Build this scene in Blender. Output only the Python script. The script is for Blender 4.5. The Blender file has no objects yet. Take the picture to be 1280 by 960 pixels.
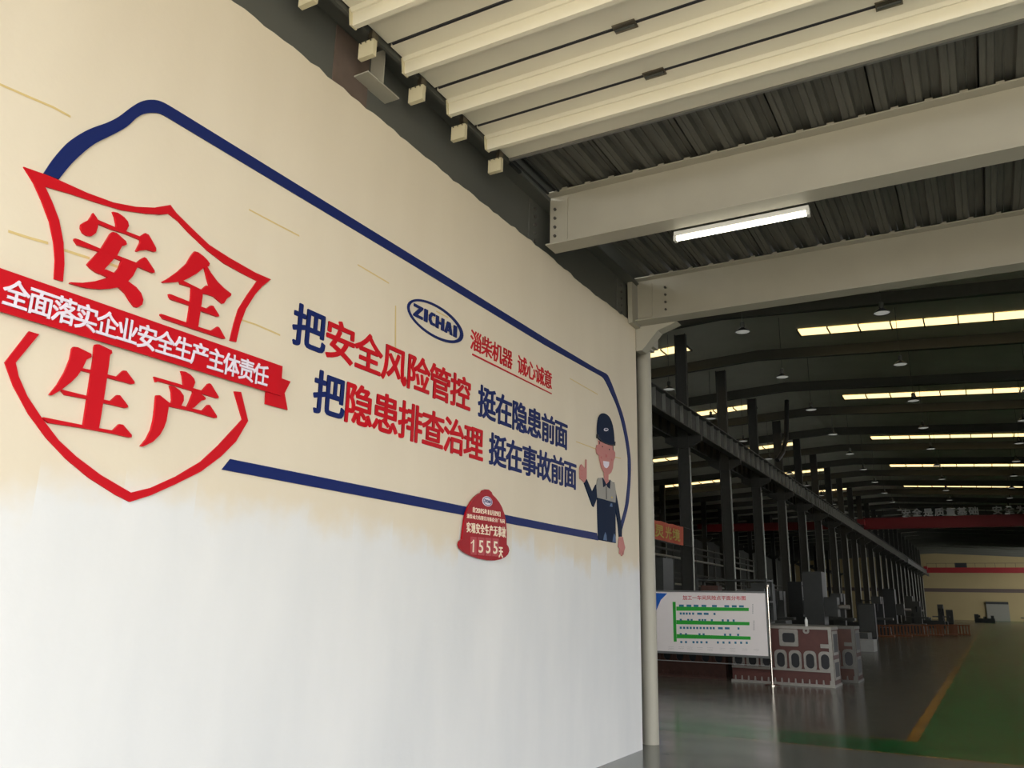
import bpy, bmesh, math, random
from mathutils import Vector, Matrix
from mathutils.geometry import tessellate_polygon
random.seed(7)
S = bpy.context.scene
COL = S.collection

# ------------------------------------------------------------------ camera, world, sun, exposure
F, CX, CY = 1031.5, 640.0, 480.0
def _n(v): return v.normalized()
D1 = _n(Vector((1238-CX, 767-CY, F)))                       # depth axis seen by the lens
D2 = -Vector((-1250-CX, 711-CY, F)); D2 = _n(D2 - D1*D2.dot(D1))
UP = D1.cross(D2)
if UP.y > 0: UP = -UP
def to_world(v): return Vector((D2.dot(v), D1.dot(v), UP.dot(v)))
EYE = Vector((0, 0, 1.6))
cam = bpy.data.cameras.new('camera'); cam.sensor_width = 36; cam.lens = F/1280*36
cam.clip_start = .05; cam.clip_end = 2000
co = bpy.data.objects.new('camera', cam); COL.objects.link(co)
r_, u_, b_ = to_world(Vector((1,0,0))), -to_world(Vector((0,1,0))), -to_world(Vector((0,0,1)))
M = Matrix((r_, u_, b_)).transposed().to_4x4(); M.translation = EYE
co.matrix_world = M
S.camera = co

w = bpy.data.worlds.new('sky'); S.world = w; w.use_nodes = True
bg = w.node_tree.nodes['Background']
bg.inputs[0].default_value = (.975, .985, 1.0, 1); bg.inputs[1].default_value = 5.2
sun = bpy.data.lights.new('sun', 'SUN'); sun.energy = 4.6; sun.angle = math.radians(2); sun.color = (1, .95, .86)
so = bpy.data.objects.new('sun', sun); COL.objects.link(so)
so.rotation_euler = (math.radians(-38), math.radians(0), 0)   # high behind the building: lights only the yard
S.view_settings.view_transform = 'Standard'; S.view_settings.look = 'None'
S.view_settings.exposure = 0.0; S.view_settings.gamma = 1; S.view_settings.use_curve_mapping = False

# ------------------------------------------------------------------ materials
def lin(c): return tuple((x/255/12.92 if x/255 <= .04045 else ((x/255+.055)/1.055)**2.4) for x in c) + (1,)
def mat(name, rgb, rough=.6, metal=0, var=.12, scale=6, bump=0, spec=.5, stretch=None):
    m = bpy.data.materials.new(name); m.use_nodes = True
    nt = m.node_tree; p = nt.nodes['Principled BSDF']
    p.inputs['Roughness'].default_value = rough; p.inputs['Metallic'].default_value = metal
    p.inputs['Specular IOR Level'].default_value = spec
    tc = nt.nodes.new('ShaderNodeTexCoord'); nz = nt.nodes.new('ShaderNodeTexNoise')
    mp = nt.nodes.new('ShaderNodeMapping')
    if stretch: mp.inputs['Scale'].default_value = stretch
    nz.inputs['Scale'].default_value = scale; nz.inputs['Detail'].default_value = 4
    nt.links.new(tc.outputs['Object'], mp.inputs[0]); nt.links.new(mp.outputs[0], nz.inputs[0])
    mx = nt.nodes.new('ShaderNodeMix'); mx.data_type = 'RGBA'
    c = lin(rgb)
    mx.inputs[6].default_value = tuple(x*(1-var) for x in c[:3]) + (1,)
    mx.inputs[7].default_value = tuple(min(1, x*(1+var)) for x in c[:3]) + (1,)
    nt.links.new(nz.outputs[0], mx.inputs[0]); nt.links.new(mx.outputs[2], p.inputs[0])
    if bump:
        b = nt.nodes.new('ShaderNodeBump'); b.inputs['Strength'].default_value = bump; b.inputs['Distance'].default_value = .01
        nt.links.new(nz.outputs[0], b.inputs['Height']); nt.links.new(b.outputs[0], p.inputs['Normal'])
    return m
def emit(name, rgb, s):
    m = bpy.data.materials.new(name); m.use_nodes = True
    p = m.node_tree.nodes['Principled BSDF']; p.inputs['Base Color'].default_value = lin(rgb)
    p.inputs['Emission Color'].default_value = lin(rgb); p.inputs['Emission Strength'].default_value = s
    return m
RED = mat('red_acrylic', (188, 10, 26), .5, var=.05, spec=.2)
BLUE = mat('blue_acrylic', (16, 33, 92), .5, var=.05, spec=.2)
NAVY = mat('navy_print', (6, 26, 54), .6, var=.05, spec=.15)
WHITE = mat('white_acrylic', (222, 214, 226), .5, var=.02)
CREAMLET = mat('cream_print', (238, 225, 200), .6, var=.02)
DARKRED = mat('helmet_red', (150, 4, 20), .4, var=.06, spec=.2)
CARDRED = mat('card_red', (168, 48, 54), .4, var=.1, scale=30)
SKIN = mat('skin_print', (186, 122, 116), .7, var=.03)
SKIN2 = mat('skin_shade_print', (180, 95, 92), .6, var=.03)
VEST = mat('vest_print', (150, 146, 138), .6, var=.05)
PATCH = mat('pale_blue_print', (78, 100, 135), .6, var=.05)
INK = mat('dark_print', (25, 22, 30), .6, var=.05)
STEELW = mat('grey_white_steel_paint', (164, 160, 146), .55, var=.07, scale=3)
STEELD = mat('grey_steel_paint', (84, 85, 80), .55, var=.08, scale=3)
DECK = mat('galvanised_deck', (88, 88, 82), .5, .2, var=.4, scale=5, stretch=(9, .7, 9))
DOORP = mat('door_cream_paint', (222, 217, 198), .5, var=.05, scale=2)
BOXP = mat('box_cream_paint', (205, 196, 165), .5, var=.06)
SEAL = mat('rubber_seal', (48, 48, 52), .6)
HINGE = mat('hinge_metal', (120, 112, 98), .35, .8, var=.3, scale=40)
BOLT = mat('bolt_grey', (80, 78, 74), .5, .3)
RUSTY = mat('rusty_primer', (96, 82, 74), .7, var=.3, scale=8)
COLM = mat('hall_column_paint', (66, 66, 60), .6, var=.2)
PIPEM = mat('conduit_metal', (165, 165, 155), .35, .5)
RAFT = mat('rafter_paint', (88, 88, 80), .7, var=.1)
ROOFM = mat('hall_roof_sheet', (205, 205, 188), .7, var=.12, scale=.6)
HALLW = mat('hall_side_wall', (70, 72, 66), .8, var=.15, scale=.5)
FARW = mat('far_wall_cream', (150, 134, 96), .8, var=.08, scale=.3)
FARB = mat('far_wall_band', (84, 72, 66), .8)
CRANE = mat('crane_red', (135, 24, 28), .5, var=.1)
ORANGE = mat('banner_orange', (205, 92, 62), .7, var=.15, scale=5)
YEL = mat('banner_yellow', (205, 175, 75), .6)
TUBE = emit('tube_light', (255, 250, 228), 5.0)
SKYL = emit('skylight_glow', (255, 224, 160), 1.9)
DIFF = emit('lamp_diffuser_pale_glow', (215, 215, 205), .30)  # weak emission stands in for light reflected by the unlit lamps
LAMPM = mat('lamp_white', (210, 210, 205), .4, var=.03)
STAIN = mat('old_glue_stain', (206, 182, 124), .7, var=.1, scale=30)
BOARD = mat('poster_white', (238, 230, 226), .35, var=.02)
FRAME = mat('board_frame_grey', (130, 130, 128), .4, .5)
CHROME = mat('stainless', (225, 215, 200), .18, 1.0, var=.03)
GREENP = mat('poster_green', (45, 165, 55), .45, var=.03)
BLUEP = mat('poster_blue', (28, 96, 190), .45, var=.03)
REDP = mat('poster_red', (200, 45, 60), .5, var=.03)
TEAL = mat('poster_teal_print', (50, 120, 150), .5)
MAROON = mat('casting_maroon', (84, 44, 36), .5, var=.2, scale=9)
MACHINED = mat('casting_machined', (150, 146, 138), .4, .4, var=.2, scale=14)
CASTDARK = mat('casting_bore', (22, 24, 27), .5)
CASTSHADE = mat('casting_shaded_grey', (92, 90, 84), .5, .3, var=.3)  # machined grey with the rear block's shade put into the colour
RUSTSHADE = mat('casting_rust_and_shade', (72, 44, 34), .7, var=.3, scale=7)  # rust colour, also used to paint shade on the rear block
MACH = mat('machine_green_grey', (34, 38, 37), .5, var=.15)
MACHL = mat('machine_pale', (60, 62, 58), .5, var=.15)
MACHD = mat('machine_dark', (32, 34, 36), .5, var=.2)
BARR = mat('barrier_orange_brown', (112, 66, 34), .6, var=.3, scale=4)
KERB = mat('plinth_grey', (150, 150, 145), .7)
GLASSP = mat('door_panel_grey', (120, 118, 108), .6)

# wall paint: cream above, repainted bluish white below with stepped patch edges
def wall_mat():
    m = bpy.data.materials.new('wall_paint'); m.use_nodes = True
    nt = m.node_tree; p = nt.nodes['Principled BSDF']; L = nt.links.new
    p.inputs['Roughness'].default_value = .75; p.inputs['Specular IOR Level'].default_value = .25
    tc = nt.nodes.new('ShaderNodeTexCoord'); sp = nt.nodes.new('ShaderNodeSeparateXYZ'); L(tc.outputs['Object'], sp.inputs[0])
    def math_(op, a, b=None):
        n = nt.nodes.new('ShaderNodeMath'); n.operation = op
        for i, v in enumerate((a, b)):
            if v is None: continue
            if isinstance(v, (int, float)): n.inputs[i].default_value = v
            else: L(v, n.inputs[i])
        return n.outputs[0]
    # stepped edge height: white noise per 0.42 m column
    cell = math_('FLOOR', math_('MULTIPLY', sp.outputs[1], 2.3))
    wn = nt.nodes.new('ShaderNodeTexWhiteNoise'); wn.noise_dimensions = '1D'; L(cell, wn.inputs['W'])
    edge = math_('ADD', math_('MULTIPLY', wn.outputs[0], .17), 1.98)
    nz = nt.nodes.new('ShaderNodeTexNoise'); nz.inputs['Scale'].default_value = 5; nz.inputs['Detail'].default_value = 3
    L(tc.outputs['Object'], nz.inputs[0])
    e2 = math_('ADD', edge, math_('MULTIPLY', math_('SUBTRACT', nz.outputs[0], .5), .3))
    mr = nt.nodes.new('ShaderNodeMapRange'); mr.interpolation_type = 'SMOOTHSTEP'
    L(math_('SUBTRACT', sp.outputs[2], e2), mr.inputs[0])
    mr.inputs[1].default_value = -.13; mr.inputs[2].default_value = .13
    n2 = nt.nodes.new('ShaderNodeTexNoise'); n2.inputs['Scale'].default_value = 1.1; n2.inputs['Detail'].default_value = 5
    mp = nt.nodes.new('ShaderNodeMapping'); mp.inputs['Scale'].default_value = (1, 1.8, .5)
    L(tc.outputs['Object'], mp.inputs[0]); L(mp.outputs[0], n2.inputs[0])
    def mix(a, b, f):
        n = nt.nodes.new('ShaderNodeMix'); n.data_type = 'RGBA'
        for i, v in ((6, a), (7, b)):
            if isinstance(v, tuple): n.inputs[i].default_value = v
            else: L(v, n.inputs[i])
        L(f, n.inputs[0]); return n.outputs[2]
    low = mix(lin((204, 206, 207)), lin((230, 229, 226)), n2.outputs[0])
    high = mix(lin((210, 198, 176)), lin((222, 211, 190)), n2.outputs[0])
    c = mix(low, high, mr.outputs[0])
    L(c, p.inputs[0])
    b = nt.nodes.new('ShaderNodeBump'); b.inputs['Strength'].default_value = .25; b.inputs['Distance'].default_value = .004
    n3 = nt.nodes.new('ShaderNodeTexNoise'); n3.inputs['Scale'].default_value = 25; L(tc.outputs['Object'], n3.inputs[0])
    L(n3.outputs[0], b.inputs['Height']); L(b.outputs[0], p.inputs['Normal'])
    return m
WALLM = wall_mat()

def floor_mat():
    m = bpy.data.materials.new('painted_floor'); m.use_nodes = True
    nt = m.node_tree; p = nt.nodes['Principled BSDF']; L = nt.links.new
    tc = nt.nodes.new('ShaderNodeTexCoord'); sp = nt.nodes.new('ShaderNodeSeparateXYZ'); L(tc.outputs['Object'], sp.inputs[0])
    X, Y = sp.outputs[0], sp.outputs[1]
    def mt(op, a, b=0.0):
        n = nt.nodes.new('ShaderNodeMath'); n.operation = op
        for i, v in enumerate((a, b)):
            if isinstance(v, (int, float)): n.inputs[i].default_value = v
            else: L(v, n.inputs[i])
        return n.outputs[0]
    def rng(v, a, b): return mt('MULTIPLY', mt('GREATER_THAN', v, a), mt('LESS_THAN', v, b))
    def mix(a, b, f):
        n = nt.nodes.new('ShaderNodeMix'); n.data_type = 'RGBA'
        for i, v in ((6, a), (7, b)):
            if isinstance(v, tuple): n.inputs[i].default_value = v
            else: L(v, n.inputs[i])
        L(f, n.inputs[0]); return n.outputs[2]
    nz = nt.nodes.new('ShaderNodeTexNoise'); nz.inputs['Scale'].default_value = 1.6; nz.inputs['Detail'].default_value = 6
    L(tc.outputs['Object'], nz.inputs[0])
    nf = nt.nodes.new('ShaderNodeTexNoise'); nf.inputs['Scale'].default_value = 14; nf.inputs['Detail'].default_value = 4
    L(tc.outputs['Object'], nf.inputs[0])
    grey = mix(lin((74, 73, 66)), lin((100, 98, 88)), nz.outputs[0])
    out = mix(lin((92, 96, 92)), lin((122, 124, 118)), nz.outputs[0])
    yard = mix(lin((182, 172, 150)), lin((200, 190, 168)), nz.outputs[0])
    green = mix(lin((4, 86, 42)), lin((14, 108, 56)), nz.outputs[0])
    c = mix(out, grey, mt('GREATER_THAN', Y, 11.25))
    c = mix(yard, c, mt('GREATER_THAN', Y, 0.0))
    g1 = mt('MULTIPLY', rng(Y, 11.3, 12.43), mt('GREATER_THAN', X, -4.3))
    g2 = mt('MULTIPLY', rng(X, -1.0, 6.5), mt('GREATER_THAN', Y, 12.4))
    g = mt('MAXIMUM', g1, g2)
    c = mix(c, green, g)
    y1 = mt('MULTIPLY', rng(Y, 11.24, 11.30), mt('GREATER_THAN', X, -4.3))
    y2 = mt('MULTIPLY', rng(X, -1.13, -.98), mt('GREATER_THAN', Y, 12.42))
    y3 = mt('MULTIPLY', rng(Y, 12.42, 12.46), rng(X, -2.9, -1.0))
    y = mt('MAXIMUM', y1, mt('MAXIMUM', y2, y3))
    wear = mt('ADD', mt('MULTIPLY', nf.outputs[0], .9), .35)
    wear = mt('MINIMUM', wear, 1.0)
    c = mix(c, lin((176, 124, 42)), mt('MULTIPLY', y, wear))
    L(c, p.inputs[0])
    rr = nt.nodes.new('ShaderNodeMapRange'); L(nz.outputs[0], rr.inputs[0]); rr.inputs[3].default_value = .10; rr.inputs[4].default_value = .26
    rough = mt('ADD', rr.outputs[0], mt('MULTIPLY', mt('LESS_THAN', Y, 0.0), .6))
    L(rough, p.inputs['Roughness'])
    p.inputs['Specular IOR Level'].default_value = .28
    b = nt.nodes.new('ShaderNodeBump'); b.inputs['Strength'].default_value = .12; b.inputs['Distance'].default_value = .01
    L(nz.outputs[0], b.inputs['Height']); L(b.outputs[0], p.inputs['Normal'])
    return m
FLOORM = floor_mat()

# ------------------------------------------------------------------ helpers
def link(name, me, m, parent=None):
    o = bpy.data.objects.new(name, me); COL.objects.link(o)
    if m is not None and not me.materials: me.materials.append(m)
    if parent is not None: o.parent = parent
    return o
def tag(o, label=None, cat=None, group=None, kind=None):
    if label: o['label'] = label
    if cat: o['category'] = cat
    if group: o['group'] = group
    if kind: o['kind'] = kind
    return o
def empty(name, loc=(0,0,0)):
    o = bpy.data.objects.new(name, None); COL.objects.link(o); o.location = loc; o.empty_display_size = .1
    return o
class MB:
    """collects boxes, cylinders and prisms into one mesh; world coordinates minus origin"""
    def __init__(s, org=(0,0,0)): s.v = []; s.f = []; s.o = Vector(org)
    def add(s, vs, fs):
        k = len(s.v); s.v += [Vector(p)-s.o for p in vs]; s.f += [[i+k for i in f] for f in fs]; return s
    def box(s, x0, x1, y0, y1, z0, z1):
        vs = [(x,y,z) for x in (x0,x1) for y in (y0,y1) for z in (z0,z1)]
        return s.add(vs, [(0,1,3,2),(4,6,7,5),(0,4,5,1),(2,3,7,6),(0,2,6,4),(1,5,7,3)])
    def cyl(s, a, b, r, n=12, r2=None, cap=True):
        a = Vector(a); b = Vector(b); d = (b-a).normalized(); r2 = r if r2 is None else r2
        t = Vector((0,0,1)) if abs(d.z) < .9 else Vector((1,0,0)); u = d.cross(t).normalized(); v = d.cross(u)
        vs = []
        for c, rr in ((a, r), (b, r2)):
            vs += [c + (u*math.cos(2*math.pi*i/n) + v*math.sin(2*math.pi*i/n))*rr for i in range(n)]
        fs = [(i, (i+1)%n, n+(i+1)%n, n+i) for i in range(n)]
        if cap: fs += [tuple(range(n))[::-1], tuple(range(n, 2*n))]
        return s.add(vs, fs)
    def lathe(s, c, prof, n=16):
        c = Vector(c); vs = []; fs = []
        for r, z in prof: vs += [c + Vector((r*math.cos(2*math.pi*i/n), r*math.sin(2*math.pi*i/n), z)) for i in range(n)]
        for k in range(len(prof)-1):
            for i in range(n): fs.append((k*n+i, k*n+(i+1)%n, (k+1)*n+(i+1)%n, (k+1)*n+i))
        return s.add(vs, fs)
    def extr(s, prof, axis, a, b):
        """closed profile extruded along axis; prof = 2D points in the other two axes (in order xyz)"""
        n = len(prof)
        def P(p, t):
            q = [0,0,0]; k = [i for i in range(3) if i != axis]; q[k[0]], q[k[1]] = p; q[axis] = t; return q
        vs = [P(p, a) for p in prof] + [P(p, b) for p in prof]
        tri = tessellate_polygon([[Vector((p[0], p[1], 0)) for p in prof]])
        fs = [tuple(t) for t in tri] + [tuple(i+n for i in t[::-1]) for t in tri]
        fs += [(i, (i+1)%n, n+(i+1)%n, n+i) for i in range(n)]
        return s.add(vs, fs)
    def build(s, name, m, parent=None, smooth=False):
        me = bpy.data.meshes.new(name); me.from_pydata([tuple(v) for v in s.v], [], s.f)
        bm = bmesh.new(); bm.from_mesh(me); bmesh.ops.recalc_face_normals(bm, faces=bm.faces); bm.to_mesh(me); bm.free()
        if smooth:
            for p in me.polygons: p.use_smooth = True
            try: me.set_sharp_from_angle(angle=math.radians(40))
            except Exception: pass
        o = link(name, me, m, parent)
        if parent is None: o.location = s.o
        else: o.location = s.o - PO(parent)
        return o
def PO(o):
    v = Vector((0,0,0))
    while o is not None: v += o.location; o = o.parent
    return v

WX = -3.66                                                   # plane of the signed wall
def ray(x, y): return to_world(Vector((x-CX, y-CY, F)))
def wp(x, y):                                                # survey point of the photograph -> (y, z) on the wall plane
    r = ray(x, y); k = WX/r.x; return (r.y*k, 1.6+r.z*k)
def on_y(x, y, Y):                                           # -> (x, z) on a plane facing the gate
    r = ray(x, y); k = Y/r.y; return (r.x*k, 1.6+r.z*k)

def slab(name, polys, m, parent, d0=0.0, d1=.012, holes=None, smooth=0):
    """outline(s) in wall coordinates (y,z), standing d0..d1 proud of the wall"""
    d0 = max(d0, .0014)
    vs, fs = [], []
    for pi, poly in enumerate(polys):
        loops = [poly] + ([h for h in holes[pi]] if holes and holes.get(pi) else [])
        eps = pi*.0004
        flat = [p for lp in loops for p in lp]
        k = len(vs); n = len(flat)
        vs += [(WX+d1+eps, p[0], p[1]) for p in flat] + [(WX+d0, p[0], p[1]) for p in flat]
        tri = tessellate_polygon([[Vector((p[0], p[1], 0)) for p in lp] for lp in loops])
        fs += [(a+k, b+k, c+k) for a, b, c in tri]
        q = 0
        for lp in loops:
            for i in range(len(lp)):
                a, b = q+i, q+(i+1) % len(lp)
                fs.append((k+a, k+b, k+n+b, k+n+a))
            q += len(lp)
    org = Vector((WX+d0, sum(v[1] for v in vs)/len(vs), min(v[2] for v in vs)))
    mb = MB(org); mb.add(vs, fs)
    return mb.build(name, m, parent)
def px(pts, ox=0, oy=0, s=1.0): return [wp(ox+x/s, oy+y/s) for x, y in pts]
def smooth_poly(pts, sub=3, closed=True):
    n = len(pts); out = []
    for i in range(n):
        p0, p1, p2, p3 = (Vector(pts[(i+j-1) % n]) for j in range(4))
        for k in range(sub):
            t = k/sub
            q = .5*((2*p1)+(p2-p0)*t+(2*p0-5*p1+4*p2-p3)*t*t+(3*p1-p0-3*p2+p3)*t**3)
            out.append((q.x, q.y))
    return out

_gc = {}
def glyph(ch):
    """(verts2d, tris, side loops) of one character of Blender's built-in font"""
    if ch in _gc: return _gc[ch]
    cu = bpy.data.curves.new('g', 'FONT'); cu.body = ch; cu.size = 1; cu.resolution_u = 3
    o = bpy.data.objects.new('g', cu); COL.objects.link(o)
    bpy.context.view_layer.update()
    dg = bpy.context.evaluated_depsgraph_get()
    me = bpy.data.meshes.new_from_object(o.evaluated_get(dg))
    bm = bmesh.new(); bm.from_mesh(me); bmesh.ops.remove_doubles(bm, verts=bm.verts, dist=1e-5)
    bm.verts.index_update()
    vs = [(v.co.x, v.co.y) for v in bm.verts]; fs = [[v.index for v in f.verts] for f in bm.faces]
    ed = [(e.verts[0].index, e.verts[1].index) for e in bm.edges if len(e.link_faces) == 1]
    bm.free(); bpy.data.objects.remove(o); bpy.data.curves.remove(cu); bpy.data.meshes.remove(me)
    _gc[ch] = (vs, fs, ed); return _gc[ch]
_b = [v for v in glyph('\u56fd')[0]]
GCX = (min(v[0] for v in _b)+max(v[0] for v in _b))/2; GCY = (min(v[1] for v in _b)+max(v[1] for v in _b))/2
GW = max(v[0] for v in _b)-min(v[0] for v in _b); GH = max(v[1] for v in _b)-min(v[1] for v in _b)
def char(name, ch, quad, m, parent=None, bold=.02, depth=.01, fit=False, origin=None, fw=1.14, fh=1.06):
    """quad = function (u,v,d)->world point, u,v in 0..1 over the character cell, d = height above the sheet"""
    vs, fs, ed = glyph(ch)
    if fit:
        x0 = min(v[0] for v in vs); x1 = max(v[0] for v in vs); y0 = min(v[1] for v in vs); y1 = max(v[1] for v in vs)
        if x1-x0 < .25*(y1-y0): x0 -= .12*(y1-y0); x1 += .12*(y1-y0)
        UV = lambda x, y: ((x-x0)/(x1-x0), (y-y0)/(y1-y0))
    else: UV = lambda x, y: ((x-GCX)/(GW*fw)+.5, (y-GCY)/(GH*fh)+.5)
    offs = [(0,0)] if bold == 0 else [(bold*math.cos(a), bold*math.sin(a)) for a in [math.pi/4*k+math.pi/8 for k in range(8)]]
    org = quad(.5, 0, 0) if origin is None else origin
    mb = MB(org)
    for i, (dx, dy) in enumerate(offs):
        d = depth + i*.00015
        top = [quad(*UV(x+dx, y+dy), d) for x, y in vs]
        bot = [quad(*UV(x+dx, y+dy), 0) for x, y in vs]
        n = len(vs)
        mb.add(top+bot, [f for f in fs] + [(a, b, n+b, n+a) for a, b in ed])
    me = bpy.data.meshes.new(name); me.from_pydata([tuple(v) for v in mb.v], [], mb.f)
    o = link(name, me, m, parent); o.location = mb.o - (PO(parent) if parent else Vector((0,0,0)))
    return o
def wall_cell(y0, y1, z0, z1, d0=0.0):
    return lambda u, v, d: Vector((WX+d0+d, y0+(y1-y0)*u, z0+(z1-z0)*v))
def quad_cell(bl, br, tr, tl, d0=0.0):                      # corners (y,z) on the wall
    def f(u, v, d):
        a = Vector(bl)*(1-u)+Vector(br)*u; b = Vector(tl)*(1-u)+Vector(tr)*u; p = a*(1-v)+b*v
        return Vector((WX+d0+d, p.x, p.y))
    return f
def sub_cell(f, u0, u1, v0=0, v1=1): return lambda u, v, d: f(u0+(u1-u0)*u, v0+(v1-v0)*v, d)

ORD = ['first','second','third','fourth','fifth','sixth','seventh','eighth','ninth','tenth','eleventh','twelfth','thirteenth','fourteenth','fifteenth','sixteenth','seventeenth','eighteenth','nineteenth','twentieth','twenty-first','twenty-second','twenty-third','twenty-fourth','twenty-fifth']

# ------------------------------------------------------------------ setting
def struct(o): o['kind'] = 'structure'; return o
struct(MB((0,0,0)).box(-45, 30, -40, 236, -.3, 0).build('floor', FLOORM))
# wall_left with slightly ragged plaster top
ys = [-.6 + i*.085 for i in range(122)]; ys = [y for y in ys if y < 9.69] + [9.71]
top = [(y, 5.14 + .010*math.sin(y*2.1) + random.uniform(-.012, .012)) for y in ys]
prof = [(ys[0], 0), (ys[-1], 0)] + top[::-1]
wl = struct(MB((0,0,0)).extr(prof, 0, WX, WX-.24).build('wall_left', WALLM))
struct(MB((0,0,0)).box(6.05, 6.2, -.6, 10.3, 3.3, 5.86).build('added_shade_header_right', WALLM))  # unseen header added to shade the upper part of the signed wall
# hall front wall, hall walls
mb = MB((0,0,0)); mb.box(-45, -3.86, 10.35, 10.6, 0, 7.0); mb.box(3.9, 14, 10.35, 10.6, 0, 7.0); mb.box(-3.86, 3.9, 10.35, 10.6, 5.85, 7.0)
mb.box(-45, -12, 10.35, 10.6, 7.0, 9.2); mb.box(9, 14, 10.35, 10.6, 7.0, 9.2); mb.box(-45, 14, 10.35, 10.6, 9.2, 14.4)  # unseen window openings added here to light the notice board and castings
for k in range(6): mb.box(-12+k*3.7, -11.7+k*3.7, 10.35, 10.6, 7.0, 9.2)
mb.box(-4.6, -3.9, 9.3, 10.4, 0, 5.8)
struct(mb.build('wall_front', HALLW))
mb = MB((0,0,0)); mb.box(14, 14.3, 10.6, 192, 0, 4.9); mb.box(14, 14.3, 10.6, 192, 7.2, 14.4)  # unseen window band and open far end added to let sky in
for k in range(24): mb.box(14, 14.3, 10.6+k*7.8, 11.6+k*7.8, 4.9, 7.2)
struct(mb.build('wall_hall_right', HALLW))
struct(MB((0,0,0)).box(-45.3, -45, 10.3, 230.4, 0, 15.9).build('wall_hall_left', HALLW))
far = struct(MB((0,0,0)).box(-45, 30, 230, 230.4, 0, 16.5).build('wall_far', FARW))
o = MB((0,230,0)).box(-45, 30, 229.85, 230.02, 6.4, 7.25).build('wall_band', FARB, far)
# far gate
d = struct(MB((1.4,229.8,0)).box(-.7, 3.9, 229.6, 229.84, 0, 4.0).build('door_1', GLASSP))
MB((1.4,229.8,0)).box(-.7, 3.9, 229.4, 229.84, 3.75, 4.3).build('door_head', MACHD, d)

# annex ceiling: corrugated deck sheets, each sheet a piece, ribs run in depth
ceil = struct(MB((0,0,5.86)).box(-3.9, 6.2, -1.6, 10.34, 5.86, 6.0).build('ceiling', STEELD))  # front overhang extended out of view to shade the upper wall
SH, RB = .92, .3067
def deck_profile(x0):
    pts = []
    for i in range(3):
        a = x0 + .006 + i*RB
        pts += [(a, 5.735), (a+.050, 5.735), (a+.054, 5.741), (a+.062, 5.741), (a+.066, 5.735), (a+.116, 5.735), (a+.134, 5.785), (a+.190, 5.787), (a+.196, 5.779), (a+.204, 5.779), (a+.210, 5.787), (a+.280, 5.785), (a+.298, 5.735)]
    pts[-1] = (x0+SH-.012, 5.735)
    return pts + [(p[0], p[1]+.012) for p in pts[::-1]]
for bay, (ya, yb, xo) in enumerate(((.9, 7.06, -3.0), (7.07, 9.62, -3.0))):
    xs = [-3.92 + .0 + k*.777 for k in range(11)]
for bay, (ya, yb) in enumerate(((-1.55, 7.03), (7.04, 9.61))):
    x = -3.71 + (.20 if bay == 0 else .23) - .0
    first = None
    k = 0
    while x < 5.3:
        W = .777
        sc = W/SH
        pr = [( (p[0])*sc, p[1]) for p in deck_profile(0)]
        if first is None:
            mbd = MB((x, ya, 5.735))
            mbd.extr([(x+p[0], p[1]) for p in pr], 1, ya, yb)
            first = mbd.build('deck_sheet', DECK, ceil); fx = x
        else:
            c = first.copy(); COL.objects.link(c); c.parent = ceil; c.location = first.location + Vector((x-fx, 0, 0))
        x += W
# ------------------------------------------------------------------ steel beams
def ibeam_x(name, y, z0, z1, xa, xb, fw, label, bolts_x):
    t = empty(name, (xa, y, z0)); tag(t, label, 'beam')
    MB((xa,y,z0)).box(xa, xb, y-.006, y+.006, z0+.012, z1-.012).build('web', STEELW, t)
    MB((xa,y,z0)).box(xa, xb, y-fw/2, y+fw/2, z0, z0+.014).build('bottom_flange', STEELW, t)
    MB((xa,y,z0)).box(xa, xb, y-fw/2, y+fw/2, z1-.014, z1).build('top_flange', STEELW, t)
    # end plate with bolts
    MB((xa,y,z0)).box(xa, xa+.2, y-.018, y-.006, z0+.06, z1-.05).build('end_plate', STEELW, t)
    for i in range(4):
        z = z0+.13+i*.1
        MB((xa,y,z)).cyl((bolts_x, y-.018, z), (bolts_x, y-.036, z), .016, 6).build('bolt', BOLT, t)
    return t
b1 = ibeam_x('steel_beam', 7.03, 5.13, 5.72, -3.56, 6.1, .23, 'grey-white steel beam with the lit tube lamp under it, nearer of two', -3.5)
b2 = ibeam_x('steel_beam', 9.61, 5.13, 5.72, -3.58, 6.1, .23, 'grey-white steel beam over the inner hall opening, farther of two', -3.2)
# small clips in the rib feet on the beams (bolted tabs)
for bt, yy in ((b1, 6.93), (b2, 9.51)):
    me0 = None
    for k in range(30):
        x = -3.36 + k*.259
        if me0 is None:
            o = MB((x, yy, 5.72)).box(x-.03, x+.03, yy, yy+.02, 5.72, 5.745).add([(x-.012,yy-.004,5.728),(x+.012,yy-.004,5.728),(x+.012,yy-.004,5.74),(x-.012,yy-.004,5.74)], [(0,1,2,3)]).build('deck_clip', STEELW, bt); me0 = o; x00 = x
        elif x < 4.4:
            c = me0.copy(); COL.objects.link(c); c.parent = bt; c.location = me0.location + Vector((x-x00, 0, 0))
# longitudinal beam above the wall
t = empty('steel_beam', (-3.7, 0, 5.1)); tag(t, 'dark grey steel beam running in depth on top of the signed wall', 'beam')
MB((-3.7,0,5.1)).box(-3.72, -3.70, -.6, 9.7, 5.10, 5.66).build('web', STEELD, t)
MB((-3.7,0,5.1)).box(-3.84, -3.56, -.6, 9.7, 5.66, 5.68).build('top_flange', STEELD, t)
MB((-3.7,0,5.1)).box(-3.84, -3.675, -.6, 9.7, 5.08, 5.10).build('bottom_flange', STEELD, t)
MB((-3.7,4.2,5.2)).box(-3.70, -3.692, 3.82, 4.20, 5.14, 5.64).build('stiffener', RUSTY, t)
mbk = MB((-3.7,4.2,5.2)); mbk.box(-3.70, -3.56, 4.04, 4.42, 5.34, 5.352); mbk.box(-3.70, -3.57, 4.225, 4.235, 5.352, 5.66)
mbk.build('bracket', STEELW, t)
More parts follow.
